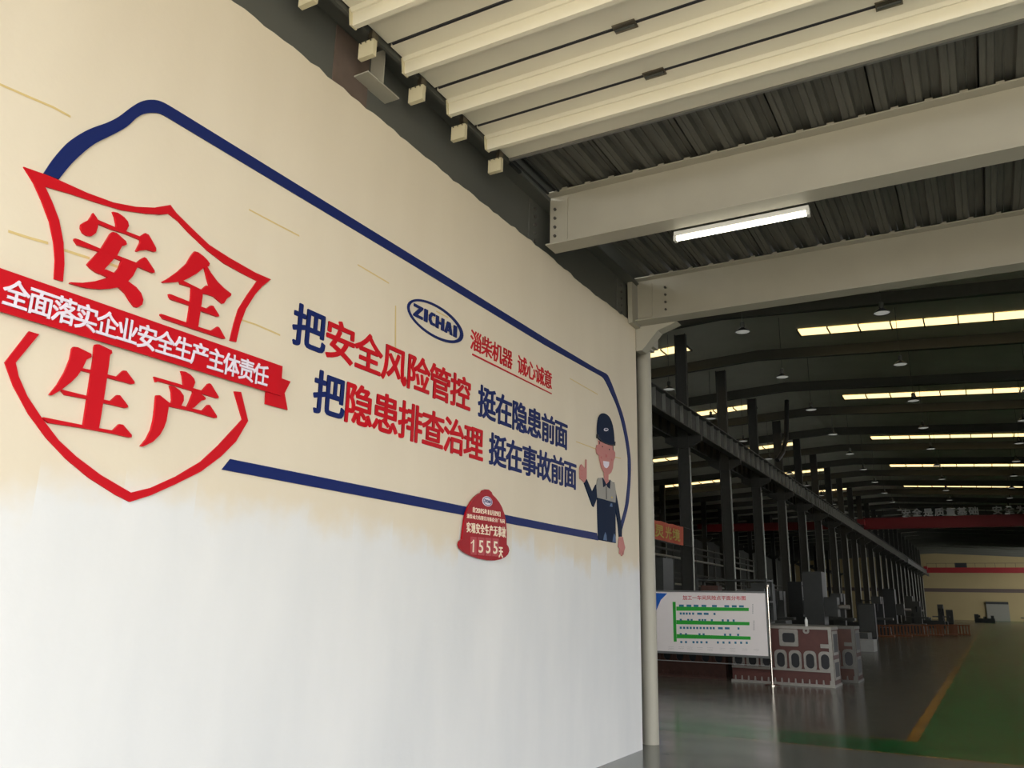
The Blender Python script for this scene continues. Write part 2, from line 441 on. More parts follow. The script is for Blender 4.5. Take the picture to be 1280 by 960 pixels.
MB((-3.7,6.6,5.2)).box(-3.70, -3.688, 6.80, 6.99, 5.12, 5.62).build('splice_plate', STEELD, t)
for i in range(5):
    MB((-3.7,7,5.2)).cyl((-3.69, 6.9, 5.2+i*.09), (-3.665, 6.9, 5.2+i*.09), .018, 6).build('bolt', BOLT, t)
MB((-3.7,9.3,5.2)).box(-3.70, -3.685, 9.15, 9.46, 5.12, 5.62).build('splice_plate', STEELD, t)
for i in range(5):
    MB((-3.7,9.3,5.2)).cyl((-3.69, 9.28, 5.2+i*.09), (-3.665, 9.28, 5.2+i*.09), .018, 6).build('bolt', BOLT, t)
# loose rods / cable tray between door and beam
t = empty('cable_rod', (-3.5, 6.0, 5.7)); tag(t, 'thin dark rods lying on the wall beam behind the folded door', 'rod')
for dx, z in ((0, 5.70), (.07, 5.72), (.12, 5.70)):
    MB((-3.5,5.6,z)).cyl((-3.53+dx, .9, z), (-3.53+dx, 6.9, z), .014, 6).build('rod', MACHD, t)
# haunched corner column at the gate
t = empty('gate_column', (-3.72, 10.16, 0)); tag(t, 'pale round steel column closing the end of the signed wall', 'column')
MB((-3.72,10.16,0)).cyl((-3.725, 10.16, 0), (-3.725, 10.16, 5.0), .10, 28).build('shaft', STEELW, t, True)
MB((-3.72,10.16,4.7)).box(-3.84, -3.61, 10.03, 10.29, 4.93, 4.96).build('cap_plate', STEELW, t)
MB((-3.72,10.16,4.7)).extr([(-3.66, 4.80), (-3.58, 4.80), (-3.36, 5.04), (-3.1, 5.128), (-3.66, 5.128)], 1, 9.72, 9.9).build('haunch', STEELW, t)
MB((-3.72,9.7,5.1)).box(-3.66, -3.60, 9.45, 9.75, 5.10, 5.72).build('column_head', STEELW, t)
MB((-3.72,9.9,5.0)).box(-3.85, -3.56, 9.75, 10.3, 4.96, 5.75).build('head_block', STEELW, t)

for yy in (7.03, 9.61):
    t = empty('side_column', (5.9, yy, 0)); tag(t, 'grey steel column carrying the %s cross beam at its right end' % ('nearer' if yy < 8 else 'farther'), 'column')
    MB((5.9,yy,0)).box(5.8, 6.0, yy-.1, yy+.1, 0, 5.13).build('shaft', STEELW, t)
# tube lamp
t = empty('tube_lamp', (-1.67, 7.25, 5.0)); tag(t, 'lit white fluorescent tube lamp fixed under the nearer steel beam', 'lamp')
MB((-1.67,7.23,5.08)).box(-2.30, -1.04, 7.19, 7.27, 5.085, 5.13).build('housing', LAMPM, t)
MB((-1.67,7.23,5.05)).cyl((-2.27, 7.22, 5.062), (-1.07, 7.22, 5.062), .024, 14).build('tube', TUBE, t, True)
for x in (-2.29, -1.05): MB((x,7.22,5.05)).box(x-.014, x+.014, 7.19, 7.25, 5.035, 5.09).build('tube_holder', LAMPM, t)
tl = bpy.data.lights.new('tube_glow', 'AREA'); tl.shape = 'RECTANGLE'; tl.size = 1.2; tl.size_y = .05; tl.energy = 1.2; tl.color = (1, .97, .88)
tlo = bpy.data.objects.new('tube_glow', tl); COL.objects.link(tlo); tlo.parent = t; tlo.location = (0, -.03, .03)

# ------------------------------------------------------------------ folded sectional door under the ceiling
DZ = 5.60
t = empty('sectional_door', (0, 4, DZ)); tag(t, 'cream ribbed sectional door raised flat under the ceiling, hinged panels', 'door')
joints = [5.975 - i*.612 for i in range(8)]                  # depth of the joints, far to near
XL, XR = -3.46, 4.3
for i in range(7):
    ya, yb = joints[i+1]+.018, joints[i]-.018
    mid = ya + .175
    # panel skin with a deep rib pointing down
    pr = [(ya, DZ), (mid-.035, DZ), (mid-.015, DZ-.022), (mid, DZ-.022), (mid+.010, DZ-.118), (mid+.050, DZ-.118), (mid+.075, DZ), (yb, DZ), (yb, DZ+.04), (ya, DZ+.04)]
    p = MB((0, ya, DZ)).extr(pr, 0, XL, XR).build('door_panel', DOORP, t)
    MB((XL, mid, DZ-.05)).extr([(mid-.01, DZ-.122), (mid+.055, DZ-.122), (mid+.08, DZ), (mid-.03, DZ)], 0, XL-.012, XL).build('rib_cap', BOXP, p)
    # square roller box outboard of the panel end
    yc = mid+.225
    MB((XL-.05, yc, DZ-.15)).box(XL-.105, XL+.03, yc-.02, yc+.02, DZ-.225, DZ-.095).build('roller_box', BOXP, p)
    mbs = MB((XL, yc, DZ-.1))
    for dy in (-.045, 0, .045): mbs.cyl((XL-.04+dy, yc-.024, DZ-.104), (XL-.04+dy, yc-.018, DZ-.104), .006, 6)
    mbs.build('box_screw', BOLT, p)
    MB((XL-.1, yc, DZ-.1)).box(XL-.03, XL+.005, yc-.01, yc+.06, DZ-.11, DZ-.01).build('roller_bracket', HINGE, p)
    if i > 0:
        yj = joints[i]
        MB((0, yj, DZ)).box(XL+.02, XR, yj-.019, yj+.006, DZ+.006, DZ+.03).box(XL+.02, XR, yj+.010, yj+.019, DZ+.003, DZ+.03).build('joint_seal', SEAL, t)
        for hx in (-1.83, -.16, 1.51, 3.18):
            h = MB((hx, yj, DZ-.01)).box(hx-.085, hx+.085, yj-.045, yj+.045, DZ-.012, DZ-.002).build('hinge', HINGE, t)
            MB((hx, yj, DZ-.02)).cyl((hx-.075, yj, DZ-.018), (hx+.075, yj, DZ-.018), .012, 8).build('hinge_pin', MACHL, h)
MB((0, 5.98, DZ)).box(XL, XR, 5.957, 5.985, DZ-.02, DZ+.05).build('bottom_seal', FRAME, t)
MB((-3.53, 3, DZ+.02)).box(XL-.085, XL-.055, .9, 6.3, DZ+.03, DZ+.055).build('track', MACHD, t)
MB((-3.53, 3, DZ+.02)).box(XL-.05, XL-.02, .9, 6.0, DZ-.03, DZ+.06).build('end_stile', STEELD, t)

# ------------------------------------------------------------------ signs on the wall
# blue border: upper piece (left curl, long top run, right arc) and lower bar
outer = [(215,868),(260,800),(330,720),(400,670),(460,640),(530,615),(590,585),(650,540),(700,510),(750,500),(800,508),(860,540)]
inner = [(290,898),(340,835),(400,775),(470,720),(560,675),(630,635),(680,590),(720,570),(770,566),(820,580)]
o_px = [(x/4, y/4) for x, y in outer] + [(240,150.3),(500,310.3),(680,422.2),(745,461),(757,467),(762,475),(768,490),(773.4,505),(779,522),(784,545.6),(787,566),(788,581),(787.6,600),(786,622),(783.4,638),(776.4,664)]
i_px = [(x/4, y/4) for x, y in inner] + [(240,166),(500,322),(680,431),(744,466.5),(752,471),(757,478),(764,493),(769.3,505),(775,522),(780.5,545.6),(784,569),(784.4,581),(784.3,600),(782,625),(779.7,638),(775.7,652)]
def strip_poly(a, b):
    return smooth_open(a) + smooth_open(b)[::-1]
def smooth_open(pts, sub=3):
    out = []
    for i in range(len(pts)-1):
        p0 = Vector(pts[max(0,i-1)]); p1 = Vector(pts[i]); p2 = Vector(pts[i+1]); p3 = Vector(pts[min(len(pts)-1,i+2)])
        if (p2-p1).length > 60 or (i > 0 and (p1-p0).length > 60) or (p3-p2).length > 60: out.append(tuple(p1)); continue
        for k in range(sub):
            tt = k/sub
            q = .5*((2*p1)+(p2-p0)*tt+(2*p0-5*p1+4*p2-p3)*tt*tt+(3*p1-p0-3*p2+p3)*tt**3); out.append((q.x, q.y))
    out.append(tuple(pts[-1])); return out
tag(slab('border_strip', [px(strip_poly(o_px, i_px))], BLUE, None, 0, .008), 'blue border strip curling over the slogans and down behind the cut-out worker', 'sign border')
tag(slab('border_strip', [px([(287,573.8),(500,616.5),(690,655.6),(745.5,666.3),(747.3,675.6),(690,664.6),(500,629.2),(276.5,587)])], BLUE, None, 0, .008),
    'straight blue border strip under the slogans, ending at the worker', 'sign border')

# shield outlines
Z5 = lambda p: [(20+x/4.572, 190+y/4.572) for x, y in p]
Z6 = lambda p: [(180+x/4.364, 240+y/4.364) for x, y in p]
up_o = Z5([(37,87),(160,130),(245,165),(400,235),(550,290),(680,315),(790,320)]) + Z6([(60,85),(138,72),(170,115),(250,195),(350,290),(460,360),(600,440),(687,478),(640,515),(600,560),(550,640),(520,720),(497,820)])
up_i = Z6([(463,812),(485,720),(510,640),(560,560),(612,487),(520,440),(430,390),(340,320),(240,225),(180,160),(128,120),(60,128)]) + Z5([(823,358),(740,355),(600,335),(450,290),(300,240),(160,200),(200,285),(240,390),(265,520),(270,640),(262,742),(212,728),(218,620),(210,520),(185,400),(140,280),(95,180)])
tag(slab('shield_outline', [px(up_o+up_i)], RED, None, 0, .010), 'upper half of the red shield outline, three-pointed, above the red ribbon', 'sign outline')
lo = [(112,110),(152,122),(58,235),(70,290),(105,370),(165,460),(230,545),(300,610),(400,685),(520,755),(600,735),(700,690),(800,630),(870,565),(930,500),(965,462),(932,350),(960,352),(988,468),(940,550),(880,610),(800,670),(700,720),(600,765),(515,792),(460,765),(350,695),(260,620),(180,535),(110,440),(50,330),(15,235)]
tag(slab('shield_outline', [px(lo, 0, 380, 3.2)], RED, None, 0, .010), 'lower half of the red shield outline, pointed at the bottom, below the red ribbon', 'sign outline')

# four large brush-style characters
def big(name, ch, polys, ox, oy, s, label):
    o = slab(name, [px(p, ox, oy, s) for p in polys], RED, None, 0, .014); tag(o, label, 'character', 'large shield characters')
big('large_character', '安', [
 [(255,50),(285,90),(300,120),(298,180),(280,235),(240,265),(200,262),(160,235),(140,190),(145,155),(175,135),(215,115),(240,80)],
 [(295,112),(450,178),(695,270),(695,302),(560,245),(430,205),(292,150)],
 [(435,40),(480,48),(540,90),(575,130),(583,170),(560,215),(540,225),(470,205),(468,150),(455,90)],
 [(690,265),(735,235),(765,250),(800,310),(835,375),(835,405),(820,410),(755,390),(690,395),(660,408),(650,400),(690,320)],
 [(435,225),(470,235),(555,310),(565,340),(545,350),(520,355),(475,440),(440,480),(365,560),(345,595),(320,615),(285,600),(230,560),(200,525),(215,505),(310,405),(330,380),(415,240)],
 [(85,285),(120,295),(320,380),(470,440),(655,510),(650,545),(455,468),(300,405),(110,345),(80,300)],
 [(520,480),(655,510),(690,480),(725,458),(745,470),(785,530),(818,580),(820,600),(805,605),(675,550),(655,560),(620,630),(575,680),(650,735),(695,790),(715,850),(705,895),(665,922),(635,915),(600,870),(550,790),(490,735),(420,748),(320,755),(200,745),(100,720),(40,700),(45,690),(150,695),(270,680),(390,645),(320,610),(365,570),(450,605),(490,560)]],
 80, 260, 7.385, 'large red brush-style character 安 inside the shield, upper left')
big('large_character', '全', [
 [(380,72),(410,78),(460,115),(500,155),(520,185),(510,210),(490,215),(460,225),(400,275),(330,315),(270,345),(210,355),(90,362),(78,352),(130,325),(230,255),(310,180),(350,110)],
 [(470,215),(495,210),(530,270),(590,350),(650,410),(718,462),(715,480),(675,510),(650,550),(635,555),(560,490),(500,470),(455,460),(440,430),(490,385),(520,405),(495,320)],
 [(240,350),(270,340),(440,425),(500,440),(495,470),(450,460),(350,405),(250,375)],
 [(350,400),(455,430),(450,500),(435,600),(420,700),(410,775),(310,745),(330,620),(345,500)],
 [(140,465),(160,468),(340,540),(340,575),(160,515),(145,490)],
 [(435,580),(490,600),(530,570),(550,575),(600,655),(605,672),(590,675),(435,622)],
 [(65,648),(90,655),(320,735),(420,770),(530,805),(590,765),(605,775),(655,865),(660,878),(640,878),(400,800),(90,695),(65,660)]],
 190, 305, 7.385, 'large red brush-style character 全 inside the shield, upper right')
big('large_character', '生', [
 [(275,95),(310,98),(425,155),(430,180),(415,190),(385,205),(350,280),(310,340),(250,400),(165,465),(90,510),(68,508),(75,495),(140,415),(200,310),(245,200),(262,110)],
 [(460,75),(495,75),(600,125),(605,150),(585,165),(575,260),(530,560),(490,795),(470,800),(358,765),(375,650),(420,350),(445,200),(452,95)],
 [(350,278),(430,295),(430,322),(340,300)], [(555,330),(645,352),(700,298),(725,300),(795,395),(795,412),(770,415),(555,358)],
 [(175,462),(225,475),(400,518),(400,545),(200,508),(172,475)], [(520,545),(590,560),(645,508),(670,510),(735,595),(738,615),(715,620),(520,575)],
 [(15,698),(350,765),(480,790),(610,812),(665,757),(695,762),(770,850),(770,870),(750,872),(600,838),(340,790),(60,748),(15,712)]],
 50, 420, 6.857, 'large red brush-style character 生 inside the shield, lower left')
big('large_character', '产', [
 [(245,168),(540,255),(730,310),(725,340),(600,305),(500,275),(290,215),(262,225)],
 [(515,113),(560,120),(610,150),(645,190),(655,225),(635,280),(600,300),(540,290),(540,240),(530,160)],
 [(725,310),(785,240),(800,235),(815,245),(890,370),(888,385),(870,385),(720,340)],
 [(402,258),(450,270),(505,310),(540,360),(540,410),(515,460),(470,470),(415,445),(425,400),(420,320)],
 [(630,300),(700,330),(755,375),(760,395),(740,405),(720,405),(640,480),(600,490),(575,475),(600,420),(635,330)],
 [(400,430),(580,475),(725,510),(780,450),(800,452),(870,560),(872,580),(850,582),(640,520),(385,465)],
 [(268,355),(300,355),(345,390),(395,430),(425,440),(388,465),(380,520),(365,610),(340,680),(300,750),(230,820),(130,868),(110,862),(170,790),(215,700),(240,600),(255,480),(262,380)]],
 160, 450, 8, 'large red brush-style character 产 inside the shield, lower right')

# red ribbon with its text
t = empty('ribbon', (WX, 2.55, 2.78)); tag(t, 'red ribbon band across the shield with a row of small white characters', 'ribbon')
slab('band', [[(1.42, 2.78), (3.44, 2.79), (3.56, 2.79), (3.553, 2.975), (1.42, 2.972)]], RED, t, .016, .026)
slab('tail', [px([(1090,500),(1082,595),(1158,622),(1110,715),(1135,850),(955,802),(962,690)], 180, 380, 6.4)], RED, t, .008, .016)
slab('tail', [[(1.30,2.70),(1.52,2.70),(1.52,2.9),(1.30,2.9),(1.36,2.8)]], RED, t, .008, .016)
txt = '全面落实企业安全生产主体责任'
for i, ch in enumerate(txt):
    y0 = 1.865 + i*.1125
    char('character', ch, wall_cell(y0, y0+.1125, 2.812, 2.938, .026), WHITE, t, bold=.020, depth=.004, fw=1.10)

# slogan characters
def row(txt, y0, y1, z0, z1, mats, where, group, bold=.021, depth=.006, name='raised_character', gap=None):
    n = len(txt); p = (y1-y0)/n
    for i, ch in enumerate(txt):
        m, cn = mats(i)
        o = char(name, ch, wall_cell(y0+i*p, y0+(i+1)*p, z0, z1), m, None, bold=bold, depth=depth, fw=1.15)
        tag(o, f'{cn} raised character {ch}, {ORD[i]} of {where}', 'character', group)
RB_ = lambda i: (BLUE, 'blue') if i == 0 else (RED, 'red')
BL_ = lambda i: (BLUE, 'blue'); RD_ = lambda i: (RED, 'red')
row('把安全风险管控', 3.628, 5.745, 3.145, 3.420, RB_, 'the upper slogan line, left part', 'upper slogan line')
row('挺在隐患前面', 5.875, 7.66, 3.140, 3.420, BL_, 'the upper slogan line, right part', 'upper slogan line')
row('把隐患排查治理', 3.865, 5.975, 2.752, 3.035, RB_, 'the lower slogan line, left part', 'lower slogan line')
row('挺在事故前面', 6.08, 7.88, 2.755, 3.035, BL_, 'the lower slogan line, right part', 'lower slogan line')
row('淄柴机器', 5.715, 6.455, 3.700, 3.878, RD_, 'the small left phrase above the underline', 'small red phrase', bold=.013, depth=.004, name='small_character')
row('诚心诚意', 6.56, 7.29, 3.700, 3.882, RD_, 'the small right phrase above the underline', 'small red phrase', bold=.013, depth=.004, name='small_character')
tag(slab('underline', [[(5.752, 3.654), (7.276, 3.658), (7.276, 3.668), (5.752, 3.668)]], RED, None, 0, .008), 'thin red underline strip below the small red phrase', 'sign line')

# oval emblem
def ell(cy, cz, ry, rz, n=48, rot=0.0): return [(cy+ry*math.cos(2*math.pi*k/n), cz+rz*math.sin(2*math.pi*k/n)) for k in range(n)]
t = empty('oval_emblem', (WX, 5.195, 3.64)); tag(t, 'blue oval ring emblem with six blue capital letters above the upper slogan', 'emblem')
slab('ring', [ell(5.195, 3.782, .398, .140)], BLUE, t, 0, .010, holes={0: [ell(5.185, 3.782, .362, .121)]})
lw = [(4.86,4.99),(5.005,5.065),(5.075,5.17),(5.185,5.31),(5.32,5.445),(5.455,5.52)]
lz = [(3.735,3.835),(3.735,3.838),(3.735,3.838),(3.733,3.836),(3.733,3.834),(3.733,3.832)]
def letter_polys(ch, y0, y1, z0, z1):
    W, H = y1-y0, z1-z0; P = lambda pts: [(y0+W*a, z0+H*b) for a, b in pts]
    if ch == 'Z': return [P([(0,.78),(.0,1),(1,1),(1,.85),(.45,.22),(1,.22),(1,0),(0,0),(0,.15),(.55,.78)])]
    if ch == 'I': return [P([(.1,0),(.9,0),(.9,1),(.1,1)])]
    if ch == 'C': return [P([(1,.8),(.62,.8),(.42,.6),(.42,.4),(.62,.2),(1,.2),(1,0),(.4,0),(.05,.3),(.05,.7),(.4,1),(1,1)])]
    if ch == 'H': return [P([(0,0),(.33,0),(.33,.4),(.67,.4),(.67,0),(1,0),(1,1),(.67,1),(.67,.6),(.33,.6),(.33,1),(0,1)])]
    if ch == 'A': return [P([(0,0),(.3,0),(.36,.2),(.66,.2),(.7,0),(1,0),(.7,1),(.3,1)])]
for ch, (a, b), (c, d_) in zip('ZICHAI', lw, lz):
    a, b = 5.18+(a-5.18)*.94, 5.18+(b-5.18)*.94
    if ch == 'A':
        P = letter_polys('A', a, b, c, d_)
        hole = [(a+(b-a)*u, c+(d_-c)*v) for u, v in ((.42,.38),(.58,.38),(.5,.75))]
        slab('letter', P, BLUE, t, 0, .010, holes={0: [hole]})
    else: slab('letter', letter_polys(ch, a, b, c, d_), BLUE, t, 0, .010)

# helmet-shaped counter sign
ZA = lambda p: [(565+x/17.07, 605+y/17.07) for x, y in p]
ZB = lambda p: [(565+x/17.07, 650+y/17.07) for x, y in p]
t = empty('helmet_sign', (WX, 6.03, 1.94)); tag(t, 'red helmet-shaped sign with white text and the number 1555 over the lower border', 'sign')
hp = ZA([(570,190),(600,140),(660,117),(730,125),(790,180),(810,235),(870,290),(950,390),(1010,500),(1060,640),(1095,800)]) + ZB([(1108,200),(1112,380),(1112,520),(1150,580),(1165,650),(1140,730),(1080,790),(980,840),(850,865),(700,860),(500,820),(330,760),(200,690),(110,600),(85,530),(100,460),(155,410),(180,200)]) + ZA([(205,760),(240,610),(290,480),(350,380),(430,280),(510,215)])
slab('board', [[wp(*p) for p in hp]], DARKRED, t, .012, .028)
def wpz(p): return [wp(*q) for q in p]
bc = wp(565+692/17.07, 605+373/17.07)
slab('badge', [ell(bc[0], bc[1], .082, .042, 28)], WHITE, t, .028, .031)
slab('badge_rim', [ell(bc[0], bc[1], .073, .036, 28)], BLUE, t, .031, .0325, holes={0: [ell(bc[0], bc[1], .066, .031, 28)]})
for i, ch in enumerate('ZICHAI'):
    char('badge_letter', ch, wall_cell(bc[0]-.055+i*.0187, bc[0]-.055+i*.0187+.016, bc[1]-.012, bc[1]+.012, .031), BLUE, t, bold=.03, depth=.001, fit=True)
def line_txt(txt, tl, bl, tr, br, widths=None, bold=.02, name='character', m=CREAMLET, fw=1.14):
    TL, BL, TR, BR = (wp(*q) for q in (tl, bl, tr, br)); f = quad_cell(BL, BR, TR, TL, .028)
    ws = widths or [1]*len(txt); tot = sum(ws); a = 0
    for ch, w_ in zip(txt, ws):
        if ch != ' ':
            lat = ord(ch) < 256
            g = sub_cell(f, (a+.05*w_)/tot, (a+.93*w_)/tot, .06 if lat else 0, .94 if lat else 1)
            char(name, ch, g, m, t, bold=bold, depth=.003, fit=lat, fw=fw)
        a += w_
A_ = lambda x, y: (565+x/17.07, 605+y/17.07); B_ = lambda x, y: (565+x/17.07, 650+y/17.07)
line_txt('自2015年11月19日', A_(370,490), A_(370,605), A_(980,595), A_(980,705), [1.5,1,1,1,1,1.5,.9,.9,1.5,.9,.9,1.5], .008)
line_txt('淄柴动力有限公司铸造分厂车间', A_(250,635), A_(250,730), A_(1065,760), A_(1065,850), None, 0)
line_txt('实现安全生产无事故', B_(240,45), B_(240,265), B_(1090,165), B_(1090,385), None, .014)
for i, (x0, x1, ch) in enumerate(((322,455,'1'),(478,625,'5'),(640,775,'5'),(790,930,'5'))):
    k = lambda x: 45*(x-322)/610
    q = [wp(*B_(x0, 355+k(x0))), wp(*B_(x1, 355+k(x1))), wp(*B_(x1, 735+k(x1))), wp(*B_(x0, 735+k(x0)))]
    c = slab('number_card', [q], CARDRED, t, .028, .032)
    yy = (q[0][0]+q[1][0])/2; hw = (q[1][0]-q[0][0])*(.20 if ch == '1' else .30)
    zb, zt = (q[3][1]+q[2][1])/2, (q[0][1]+q[1][1])/2; H = zt-zb
    if ch == '1': slab('digit', [[(yy-.045, zb+.62*H), (yy-.03, zb+.60*H), (yy+.0, zb+.72*H), (yy, zb+.80*H)]], CREAMLET, c, .032, .0335)
    char('digit', ch, wall_cell(yy-hw, yy+hw, zb+.14*H, zt-.18*H, .032), CREAMLET, c, bold=.012, depth=.002, fit=True)
q = [wp(*B_(935,800)), wp(*B_(1020,810)), wp(*B_(1020,575)), wp(*B_(935,565))]
char('character', '天', quad_cell(*q, .028), CREAMLET, t, bold=.03, depth=.003)

# cut-out cartoon worker
t = empty('cut_out_worker', (WX, 8.6, 2.2)); tag(t, 'flat cut-out cartoon worker in navy helmet and overalls giving a thumbs-up', 'cut-out figure')
HZ = lambda p: px(p, 725, 505, 14.77); VZ = lambda p: px(p, 718, 560, 12); LZ = lambda p: px(p, 718, 630, 13.71)
P_ = lambda p: px(p)
slab('body', [P_([(745.8,621),(757,625.5),(768.4,628.5),(768.3,640),(768.7,678.9),(747.2,674.9),(746,640)])], NAVY, t, 0, .012)
tr_ = slab('trouser_highlight', [LZ([(512,480),(532,540),(540,628),(478,615),(490,540)]), LZ([(664,505),(690,560),(695,662),(633,648),(645,580)])], PATCH, t, .012, .0135)
slab('sleeve', [VZ([(165,455),(255,660),(310,550),(328,745),(275,885),(258,868),(135,530)])], NAVY, t, .002, .013)
slab('sleeve', [P_([(766.5,603),(769,617),(772,632),(774.4,648),(776.4,660),(776.2,671),(773,671),(771.5,655),(768.5,637),(767,625)])], NAVY, t, .002, .013)
slab('vest', [VZ([(345,450),(405,445),(460,470),(520,480),(590,540),(605,680),(600,820),(460,780),(325,745),(315,580),(330,480)])], VEST, t, .004, .015)
slab('zip', [VZ([(455,580),(464,580),(468,768),(458,768)])], INK, t, .015, .016)
slab('hip_badge', [VZ([(530,830),(552,835),(555,885),(515,875)])], PATCH, t, .012, .0135)
slab('chest_badge', [ell(*wp(718+545/12, 560+742/12), .022, .010, 12)], YEL, t, .015, .016)
slab('neck', [VZ([(430,370),(495,370),(490,470),(500,500),(460,548),(425,500),(432,440)])], SKIN, t, .008, .0165)
slab('collar', [VZ([(398,445),(425,480),(458,548),(440,575),(413,588),(405,500)]), VZ([(518,475),(520,500),(512,612),(480,590),(458,548),(500,500)])], NAVY, t, .015, .018)
fc = [(747,551),(751,553),(757,556),(764.6,557.5),(765.5,566),(765.5,575),(764.5,585),(762.5,590.5),(760,593),(757,593.5),(753.5,590.5),(750.3,584),(748.2,575),(747,565)]
hd = slab('head', [P_(fc)], SKIN, t, .008, .018)
slab('ear', [P_([(747.3,556),(744.6,556.5),(743.6,561),(744.6,567),(747.4,569.5)])], SKIN, hd, .008, .0175)
slab('ear', [P_([(765.2,562),(767.4,566),(767.2,572),(765.6,576)])], SKIN, hd, .008, .0175)
slab('mouth', [VZ([(408,195),(500,208),(497,260),(480,290),(460,305),(430,290),(413,250)])], WHITE, hd, .018, .0195)
slab('eye', [ell(*wp(751.2,558.4), .016, .008, 10)], INK, hd, .018, .019)
slab('eye', [ell(*wp(759.8,562), .016, .008, 10)], INK, hd, .018, .019)
slab('nose', [P_([(755,568),(757.2,568.6),(757,572),(755,571.6)])], SKIN2, hd, .018, .019)
slab('cheek', [ell(*wp(749.8,572), .02, .014, 12)], SKIN2, hd, .018, .0187)
slab('cheek', [ell(*wp(762.8,575), .02, .014, 12)], SKIN2, hd, .018, .0187)
slab('sideburn', [HZ([(325,690),(340,690),(338,745),(326,742)]), HZ([(576,770),(590,775),(590,860),(578,850)])], INK, hd, .018, .019)
hel = slab('helmet', [px(smooth_poly([(410,175),(365,185),(322,250),(303,350),(296,480),(300,560),(300,620),(360,690),(450,735),(540,765),(606,765),(605,680),(600,560),(575,400),(530,270),(470,200)], 2), 725, 505, 14.77)], NAVY, t, .010, .022)
slab('brim', [HZ([(285,560),(312,568),(312,615),(370,680),(460,725),(540,748),(596,742),(600,690),(622,700),(616,772),(540,768),(450,738),(360,692),(318,642),(282,632)])], INK, hel, .012, .025)
slab('helmet_badge', [HZ(ell(448, 476, 42, 30, 14))], WHITE, hel, .022, .0235, holes={0: [HZ(ell(448, 476, 34, 22, 14))]})
slab('badge_mark', [HZ([(415,470),(480,485),(480,497),(415,484)])], WHITE, hel, .022, .0235)
slab('hand', [VZ([(85,245),(100,258),(125,292),(145,305),(152,172),(165,178),(166,300),(166,370),(165,458),(130,522),(90,480),(63,462),(60,300),(70,262)])], SKIN, t, .010, .016)
slab('finger_line', [VZ([(64,330),(108,345),(108,350),(64,336)]), VZ([(62,385),(106,398),(106,403),(62,391)]), VZ([(62,430),(104,440),(104,445),(62,436)])], SKIN2, t, .016, .0168)
slab('hand', [LZ([(750,565),(810,565),(825,640),(838,700),(850,745),(832,805),(822,870),(808,872),(806,800),(800,895),(782,892),(778,800),(766,862),(750,856),(755,770),(740,740),(728,735),(738,650),(742,600)])], SKIN, t, .010, .016)

# old glue streaks left on the paint (flat wear, belongs to the wall)
def streak(pts, w0):
    a = [(x, y-w0/2) for x, y in pts]; b = [(x, y+w0/2) for x, y in pts][::-1]
    slab('glue_streak', [px(a+b)], STAIN, wl, .0, .0018)
streak([(-6,103),(40,123),(66,134),(88,146)], 3.0)
streak([(10,289),(35,297),(60,304)], 3.4); streak([(78,312),(112,323)], 3.4); streak([(134,329),(148,334)], 3.4)
streak([(311,262),(345,280),(374,295)], 2.0); streak([(447,331),(486,354)], 1.8)
streak([(293,397),(320,406),(350,419)], 2.2)
slab('glue_streak', [px([(493.6,382),(495,382),(495,430),(494.4,450),(493.2,430)])], STAIN, wl, .0, .0018)
streak([(712,473),(747,493)], 1.1); streak([(720,552),(744,561)], 1.2); streak([(767,571),(776,573)], 1.0)
streak([(545,389),(560,397)], 1.6); streak([(534,393),(570,411)], 1.3)

# ------------------------------------------------------------------ main hall
SY = [42.7+15.5*i for i in range(10)]                        # skylight strips
def roofz(x): return 15.85 - .055*(x+10) if x > -10 else 15.85 + .055*(x+10)
YF, YE = 10.4, 230.2
def roof_seg(mb, xa, xb, ya, yb):
    za, zb = roofz(xa), roofz(xb)
    mb.add([(xa,ya,za),(xb,ya,zb),(xb,yb,zb),(xa,yb,za),(xa,ya,za+.1),(xb,ya,zb+.1),(xb,yb,zb+.1),(xa,yb,za+.1)],
           [(3,2,1,0),(4,5,6,7),(0,1,5,4),(2,3,7,6),(1,2,6,5),(3,0,4,7)])
mb = MB((0,0,0)); roof_seg(mb, -10, 30, YF-.3, YE+.3); roof_seg(mb, -45.3, -10, YF-.3, YE+.3)
hr = struct(mb.build('ceiling_hall', ROOFM))
BAY = 7.75
